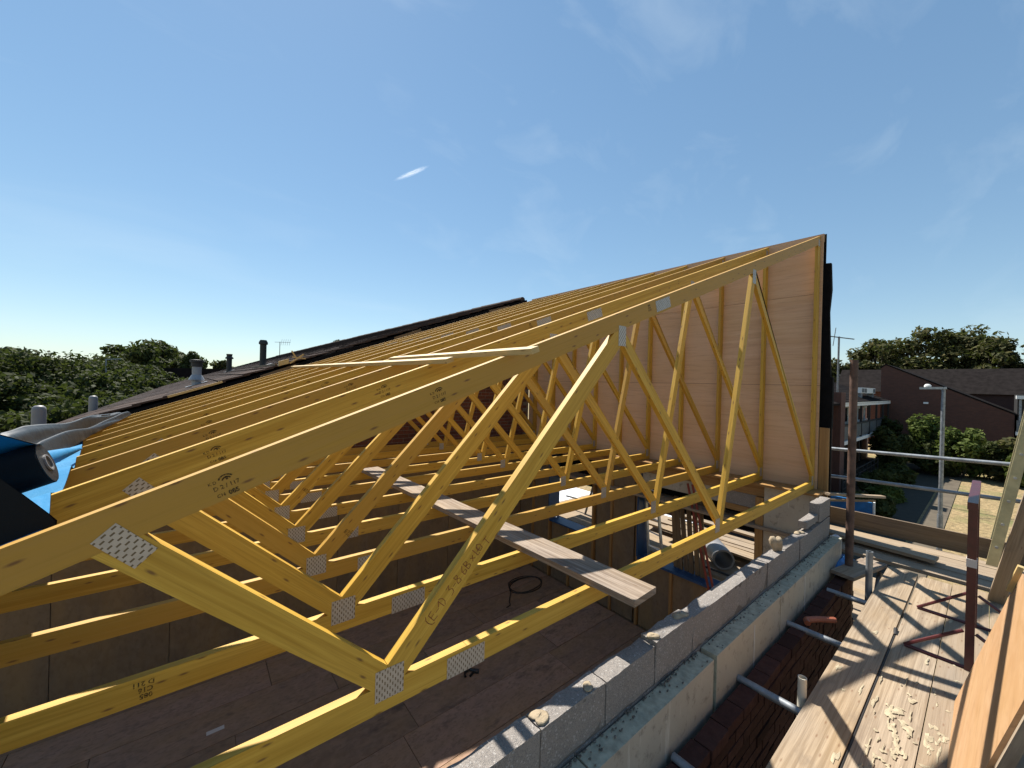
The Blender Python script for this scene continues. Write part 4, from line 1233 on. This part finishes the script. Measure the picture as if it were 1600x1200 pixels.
def leaf_mesh(name, V, mat, parent=None, **kw):
    n = len(V) // 4
    off = np.array(wloc(parent)) if parent is not None else np.array([V[:, 0].mean(), V[:, 1].mean(), V[:, 2].min()])
    me = bpy.data.meshes.new(name)
    me.vertices.add(len(V)); me.loops.add(len(V)); me.polygons.add(n)
    me.vertices.foreach_set("co", (V - off).ravel())
    me.loops.foreach_set("vertex_index", np.arange(len(V)))
    me.polygons.foreach_set("loop_start", np.arange(n) * 4)
    me.update(calc_edges=True)
    me.materials.append(mat)
    o = bpy.data.objects.new(name, me); COL.objects.link(o)
    if parent is not None: o.parent = parent
    else: o.location = off
    return tag(o, **kw)
def tree(x, y, h, rx, ry, crown_z, lab, mat='leaf', grp=None, leaf=.28, nc=26, nl=210, limbs=6, name="tree"):
    t = empty(name, (x, y, 0), label=lab, cat="tree", group=grp)
    cz = (crown_z + h) / 2; rz = (h - crown_z) / 2
    cs = []
    for i in range(nc):
        d = rng.normal(size=3); d /= np.linalg.norm(d)
        k = rng.uniform(.45, .88)
        if d[2] < -.5: d[2] *= .5
        q = np.array([x + d[0] * rx * k, y + d[1] * ry * k, cz + d[2] * rz * k])
        s = rng.uniform(.20, .36)
        cs.append((q[0], q[1], q[2], rx * s + .2, ry * s + .2, rz * s * .75 + .15))
    b = MB()
    b.tube((x, y, 0), (x + .1, y, crown_z), .028 * h, .019 * h, n=9, caps=False)
    for c in cs[::max(1, nc // (limbs + 4))]:
        m_ = (Vector((x + .1, y, crown_z)) + Vector(c[:3])) / 2 + Vector((0, 0, -.1 * h))
        b.tube((x + .1, y, crown_z - .3), m_, .013 * h, .009 * h, n=6, caps=False)
        b.tube(m_, c[:3], .009 * h, .003 * h, n=5, caps=False)
    b.build("trunk", M['bark'], t, smooth=True)
    leaf_mesh("crown", leaf_cloud(cs, nl, leaf), M[mat], t)
def shrub(x, y, h, rx, ry, lab, mat='leaf', grp=None, leaf=.14, nc=16, nl=260, name="shrub", cat="shrub"):
    t = empty(name, (x, y, 0), label=lab, cat=cat, group=grp)
    cs = []
    for i in range(nc):
        a = rng.uniform(0, 6.283); k = rng.random() ** .5 * .85
        zz = rng.uniform(.15, .88) * h
        f = 1 - .55 * max(0, zz / h - .4)
        cs.append((x + rx * k * f * math.cos(a), y + ry * k * f * math.sin(a), zz, rx * .34 + .1, ry * .34 + .1, h * .17 + .05))
    b = MB()
    for i in range(5):
        c = cs[i * 3 % nc]
        b.tube((x + rng.uniform(-.15, .15), y + rng.uniform(-.15, .15), 0), c[:3], .03, .01, n=5, caps=False)
    b.build("stem", M['bark'], t)
    leaf_mesh("foliage", leaf_cloud(cs, nl, leaf), M[mat], t)

# beyond the gardens on the left
wood_l = [(-15.0, 36, 6.9, 4.2, 3.5, 1.0), (-11.5, 33, 6.1, 3.6, 3.2, .7), (-8.2, 31, 5.9, 3.4, 3.0, .6), (-13.0, 43, 8.0, 4.6, 4, 1.6), (-8.6, 41, 7.4, 4.4, 4, 1.4), (-5.4, 34, 6.2, 3.2, 3, .7),
          (-2.8, 37, 6.4, 3.0, 3, .7), (-0.4, 41, 6.5, 3.0, 3, .7), (-5.2, 47, 7.3, 4.0, 3.6, 1.2), (-18.5, 40, 7.6, 4.4, 4.0, 1.0), (-9.5, 26.5, 4.6, 3.0, 2.6, .3), (-6.0, 27, 4.4, 2.8, 2.6, .3), (-3.2, 30.5, 5.0, 2.8, 2.6, .4)]
wl = ["tall dense tree at the left edge of the gardens", "low spreading tree near the left edge of the gardens", "rounded bushy tree behind the near vent pipe", "tree rising behind the leftmost group of garden trees", "broad tree behind the two vent pipes",
      "bushy tree left of the thin lamp post", "leafy tree right of the thin lamp post", "leafy tree below the big round tree", "tree standing behind the thin lamp post", "outermost tree beyond the left edge of the roof", "low garden tree behind the membrane heap", "low bushy tree just beyond the far vent pipe", "small tree where the tiled roof meets the gardens"]
for (x, y, h, rx, ry, cz), l in zip(wood_l, wl):
    tree(x, y, h, rx, ry, cz, l, 'leaf' if R.random() < .75 else 'leaf_olive', "garden trees on the left", .17, 34, 330)
tree(-4.3, 60, 10.0, 3.9, 3.6, 4.3, "big round topped tree rising above the left garden trees", 'leaf', "garden trees on the left", .30, 34, 170)
tree(0.05, 52, 8.6, 1.25, 1.2, 4.5, "narrow dark tree behind the stout grey flue", 'leaf', "garden trees on the left", .22, 16, 150)
tree(2.6, 60, 8.0, 1.7, 1.6, 4.5, "small round tree behind the flared flue", 'leaf_olive', "garden trees on the left", .26, 16, 150)
tree(16.8, 60, 12.2, 2.4, 2.2, 7.5, "tree top just showing over the tiled roof ridge", 'leaf', "garden trees on the left", .28, 16, 150)
b = MB()
for i in range(40):
    x = -150 + 4.5 * i
    h = 11 + 3 * math.sin(i * .7) + R.uniform(-1, 1)
    b.blob((x - 30, 190 + R.uniform(-6, 6), h * .45), (6.5, 5, h * .55), .25, n=10)
b.build("far_woods", M['leaf'], smooth=True, kind="stuff", label="far wooded hillside beyond the gardens on the left", cat="woods")
fb = empty("far_house", (-2, 48, 0), label="low far house with a grey brown roof and two small flues", cat="house")
b = MB(); b.box(-2.6, 2.2, 48, 54, 0, 4.6); b.build("walls", M['farbrick'], fb)
b = MB(); b.prism([(-2.9, 4.5), (2.5, 4.5), (2.5, 6.75), (-2.9, 6.6)], 47.8, 54, (1, 0)); b.build("roof", M['farroof'], fb)
for x in (-1.6, -.95):
    b = MB(); b.tube((x, 47.6, 4.9), (x, 47.6, 5.85), .17, n=10); b.build("flue_pipe", M['dark_frame'], fb)
gl = empty("street_lamp", (-5.6, 44, 0), label="thin far street lamp among the left garden trees", cat="street lamp")
b = MB(); b.tube((-5.6, 44, 0), (-5.6, 44, 7.1), .06, .045, n=8); b.build("column", M['galv'], gl)
b = MB(); b.bar((-5.65, 44, 7.1), (-4.75, 44, 7.2), .18, .08); b.build("lamp_head", M['galv'], gl)

# right: trees behind the houses
tr_r = [(73, 12.6, 11.0, 3.2, 3.2, 4.5), (76, 9.2, 13.9, 4.2, 4.2, 6.0), (75, 4.8, 15.0, 4.6, 4.4, 6.2), (78, 1.2, 15.4, 4.6, 4.2, 6.2), (75, -1.6, 13.6, 3.6, 2.8, 5.6), (74, -6.2, 13.8, 4.2, 3.4, 5.0)]
trl = ["small thin crowned tree behind the aerial on the right", "spreading tree left of the highest crown behind the brick gable", "tallest tree behind the brick gable", "broad tree right of the tallest one behind the brick gable", "lower tree at the right end of the row behind the gable", "olive tree standing apart at the right edge"]
for (x, y, h, rx, ry, cz), l in zip(tr_r, trl):
    tree(x, y, h, rx, ry, cz, l, 'leaf_olive', "trees behind the brick gable", .30, 40, 125, 18)
sh_r = [(44, 1.8, 4.4, 1.5, 1.5, 'leaf_bright', "tall bright green shrub behind the street lamp"), (43.5, -.2, 3.7, 1.6, 1.5, 'leaf_bright', "bright green shrub right of the street lamp"), (45, -2.2, 3.1, 1.6, 1.5, 'leaf_olive', "olive clump of the hedge below the gable eaves"),
        (44.6, -1.3, 2.7, 1.5, 1.3, 'leaf', "dark green filler shrub in the middle of the hedge"), (44.2, -3.4, 3.0, 1.6, 1.4, 'leaf_olive', "straggly olive shrub of the hedge beside the right edge ladder"), (43.2, .9, 2.6, 1.3, 1.2, 'leaf', "low dark shrub at the foot of the street lamp shrubs"), (46, -4.4, 3.0, 1.7, 1.7, 'leaf_olive', "hedge clump at the right edge"), (41, 3.2, 3.6, 1.2, 1.2, 'leaf', "dark shrub left of the street lamp"), (36, 2.4, 1.3, 1.1, .9, 'leaf', "low shrub in the shaded courtyard"), (33, 3.0, 1.2, 1.1, .7, 'leaf', "shrub under the balcony of the long house"),
        (30.5, 2.3, 0.8, 1.2, .7, 'leaf_bright', "pale flowering shrub in the shaded courtyard"), (26, 2.2, 1.1, .9, .8, 'leaf', "small dark shrub nearest the toe board"), (46, 4.0, 4.0, 1.3, 1.2, 'leaf', "grey green shrub beside the balcony end"), (42.5, -3.2, 2.6, 1.2, 1.2, 'leaf_bright', "front clump of the hedge at the end of the lawn")]
for x, y, h, rx, ry, mt, l in sh_r:
    shrub(x, y, h, rx, ry, l, mt, "shrubs beyond the scaffold", .17, 16, 240)

# ------------------------------------------------------------------ houses on the right
bh = empty("balcony_house", (37, 6, 0), label="long low house with a white edged balcony and dark posts", cat="house")
b = MB(); b.box(31.3, 49.2, 5.8, 9.5, 0, 5.15); b.build("wall", M['cream'], bh)
b = MB(); b.box(31.3, 49.3, 4.42, 5.79, 2.62, 2.84, (1, 0, 0)); b.build("balcony_slab", M['white'], bh)
b = MB(); b.box(31.2, 49.3, 4.36, 4.50, 5.10, 5.36, (1, 0, 0)); b.build("fascia", M['white'], bh)
b = MB(); b.face([(31.1, 4.34, 5.37), (49.3, 4.34, 5.37), (49.3, 9.5, 7.4), (31.1, 9.5, 7.4)]); b.face([(31.1, 9.5, 7.3), (49.3, 9.5, 7.3), (49.3, 4.34, 5.27), (31.1, 4.34, 5.27)])
for i in range(14):
    y = 4.4 + .36 * i; z = 5.40 + .3934 * (y - 4.4)
    b.box(31.1, 49.3, y, y + .06, z - .02, z + .02, (1, 0, 0))
b.build("roof", M['farroof'], bh)
for i in range(7):
    x = 31.6 + 2.95 * i
    q = MB(); q.box(x, x + .14, 4.44, 4.56, 2.845, 5.095, (0, 0, 1)); q.build("balcony_post", M['dark_frame'], bh)
    if i < 6:
        q = MB(); q.box(x + .15, x + 2.94, 4.47, 4.50, 2.95, 3.78); q.build("balcony_panel", M['galv_dull'], bh)
        q = MB(); q.box(x + .14, x + 2.95, 4.44, 4.55, 3.80, 3.92, (1, 0, 0)); q.build("balcony_rail", M['dark_frame'], bh)
        f = MB(); f.box(x + .6, x + 1.5, 5.74, 5.795, 2.9, 4.8); f = f.build("door", M['white'], bh)
        q = MB(); q.box(x + .75, x + 1.35, 5.72, 5.738, 3.7, 4.65); q.build("pane", M['glass'], f)
        w = MB(); w.box(x + 1.8, x + 2.7, 5.74, 5.795, 3.7, 4.8); w = w.build("window", M['dark_frame'], bh)
        q = MB(); q.box(x + 1.87, x + 2.63, 5.72, 5.738, 3.77, 4.73); q.build("pane", M['glass'], w)
for i in range(5):
    x = 31.9 + 3.4 * i
    q = MB(); q.box(x, x + 2.5, 5.70, 5.795, .05, 2.25); q.build("garage_door", M['white'] if i < 2 else M['dark_frame'], bh)
q = MB(); q.box(30.2, 31.28, 4.25, 9.5, 0, 6.0); q.build("brick_pier", M['farbrick'], bh)
q = MB(); q.box(17.5, 30.19, 4.6, 9.5, 0, 5.2); q.build("near_wall", M['farbrick'], bh)
q = MB(); q.obox((17.3, 4.3, 5.21), (12.89, 0, 0), (0, 5.3, 2.08), (0, 0, .12), (1, 0, 0)); q.build("near_roof", M['farroof'], bh)
vb = empty("vent_housing", (43.2, 5.2, 5.6), label="white louvred housing on the roof of the balcony house", cat="roof vent")
q = MB(); q.box(40.3, 46.0, 4.95, 5.5, 5.98, 6.42); q.build("housing", M['white'], vb)
for x in (40.5, 41.5, 45.0):
    q = MB(); q.box(x, x + .7, 4.92, 4.946, 6.04, 6.36); q.build("louvre", M['galv_dull'], vb)
for x in (40.5, 45.2):
    q = MB(); q.box(x, x + .5, 5.0, 5.4, 5.62, 5.975); q.build("housing_foot", M['galv'], vb)
aerial(31.8, 4.75, 4.2, 9.55, "tall tv aerial mast beside the black felt on the right", (-.75, .65, .1), 1.9)
gb = empty("gable_house", (52, 1, 0), label="dark red brick gable end with a low sloping roof line", cat="house")
def yz_prism(poly, x0, x1, mat, nm, par, **k):
    q = MB()
    A = sum(poly[i][0] * poly[(i + 1) % len(poly)][1] - poly[(i + 1) % len(poly)][0] * poly[i][1] for i in range(len(poly)))
    if A < 0: poly = poly[::-1]
    q.face([(x0, y, z) for y, z in poly[::-1]], (0, 1, 0)); q.face([(x1, y, z) for y, z in poly], (0, 1, 0))
    n = len(poly)
    for i in range(n):
        (ya, za), (yb, zb) = poly[i], poly[(i + 1) % n]
        q.face([(x0, ya, za), (x0, yb, zb), (x1, yb, zb), (x1, ya, za)], (1, 0, 0))
    return q.build(nm, mat, par, **k)
yz_prism([(5.05, 0), (5.05, 8.35), (4.75, 8.62), (-2.6, 4.60), (-2.6, 0)], 49.4, 61.5, M['farbrick'], "gable_wall", gb)
yz_prism([(5.15, 8.45), (4.75, 8.74), (-2.85, 4.60), (-2.85, 4.50), (4.75, 8.645), (5.1, 8.37)], 49.36, 61.5, M['farroof'], "roof", gb)
q = MB(); q.box(49.30, 49.395, 2.0, 2.3, 5.2, 5.35); q.build("wall_light", M['white'], gb)
lh = empty("long_house", (64, 0, 0), label="long house with a dark roof behind the brick gable", cat="house")
yz = MB(); yz.box(62, 70, -16, 11, 0, 6.2); yz.build("wall", M['farbrick'], lh)
yz = MB(); yz.prism([(61.6, 6.2), (70.4, 6.2), (66, 8.95)], -16, 11, (0, 1)); yz.build("roof", M['farroof'], lh)
eh = empty("end_house", (52, -8, 0), label="house at the right edge with white balcony edges", cat="house")
q = MB(); q.box(50.6, 58, -16, -2.75, 0, 6.2); q.build("wall", M['dark_frame'], eh)
for z in (5.85, 3.05):
    q = MB(); q.box(49.2, 50.59, -16, -2.66, z, z + .26, (0, 1, 0)); q.build("balcony_slab", M['white'], eh)
q = MB(); q.box(49.25, 49.33, -16, -2.7, 3.32, 4.2, (0, 1, 0)); q.build("balcony_panel", M['galv_dull'], eh)
for y in (-2.8, -5.6, -8.4):
    q = MB(); q.box(49.35, 49.47, y - .12, y, 3.32, 5.84, (0, 0, 1)); q.build("balcony_post", M['galv'], eh)
# near street lamp
sl = empty("street_lamp", (22.4, -.28, 0), label="grey street lamp with a flat head standing beyond the far walkway", cat="street lamp")
q = MB(); q.tube((22.4, -.28, 0), (22.4, -.28, 1.4), .085, n=14); q.tube((22.4, -.28, 1.4), (22.4, -.28, 6.25), .066, .056, n=14); q.build("column", M['galv'], sl, smooth=True)
q = MB(); q.bar((22.4, -.36, 6.27), (22.4, .36, 6.25), .16, .09); q.build("lamp_head", M['alu'], sl)
q = MB(); q.lathe((22.4, .14, 6.295), [(.10, 0), (.10, .07), (.05, .12), (0, .125)], 12); q.build("photocell", M['white'], sl)
cf = empty("courtyard_fence", (34, 3.9, 0), label="dark open fence in the shaded courtyard", cat="fence")
for i in range(9):
    q = MB(); q.box(29 + 1.4 * i, 29.08 + 1.4 * i, 3.86, 3.94, 0, 1.15, (0, 0, 1)); q.build("fence_post", M['dark_frame'], cf)
for z in (.35, .75, 1.1):
    q = MB(); q.box(29, 40.3, 3.88, 3.92, z, z + .05, (1, 0, 0)); q.build("fence_rail", M['dark_frame'], cf)
# short bright vapour trail high up: a thin cloud of ice, soft towards its edges
m = bpy.data.materials.new("ice_cloud"); m.use_nodes = True; nt = m.node_tree; nt.nodes.clear()
out = nd(nt, "ShaderNodeOutputMaterial")
tco = nd(nt, "ShaderNodeTexCoord")
ln = nd(nt, "ShaderNodeVectorMath", {0: tco.outputs["Object"]}, operation='LENGTH').outputs["Value"]
n_ = noise(nt, nd(nt, "ShaderNodeMapping", {"Vector": tco.outputs["Object"], "Scale": (5.0, 1.4, 1.4)}).outputs[0], 1.0, 4.0, 0.6)
den = math_(nt, 'MULTIPLY', math_(nt, 'POWER', math_(nt, 'MAXIMUM', math_(nt, 'SUBTRACT', 1.0, ln), 0.0), 1.3), math_(nt, 'MULTIPLY', ramp(nt, n_, [(0.36, 0.05), (0.68, 1.0)]), 0.06))
pv = nd(nt, "ShaderNodeVolumePrincipled", {"Color": (0.97, 0.98, 1, 1), "Density": den, "Anisotropy": 0.3})
nt.links.new(pv.outputs[0], out.inputs["Volume"])
VA, VB = Vector((1010, 2493, 1332)), Vector((1158, 2378, 1420))
q = MB(); q.lathe((0, 0, 0), [(0 if j in (0, 12) else math.sin(math.pi * j / 12), -math.cos(math.pi * j / 12)) for j in range(13)], 18)
vm = q.mesh("vapour_trail", m, smooth=True)
vt = inst("vapour_trail", vm, None, (VA + VB) / 2, (VB - VA).to_track_quat('Z', 'Y').to_euler(), (22, 16, (VB - VA).length * .66))
tag(vt, kind="structure")
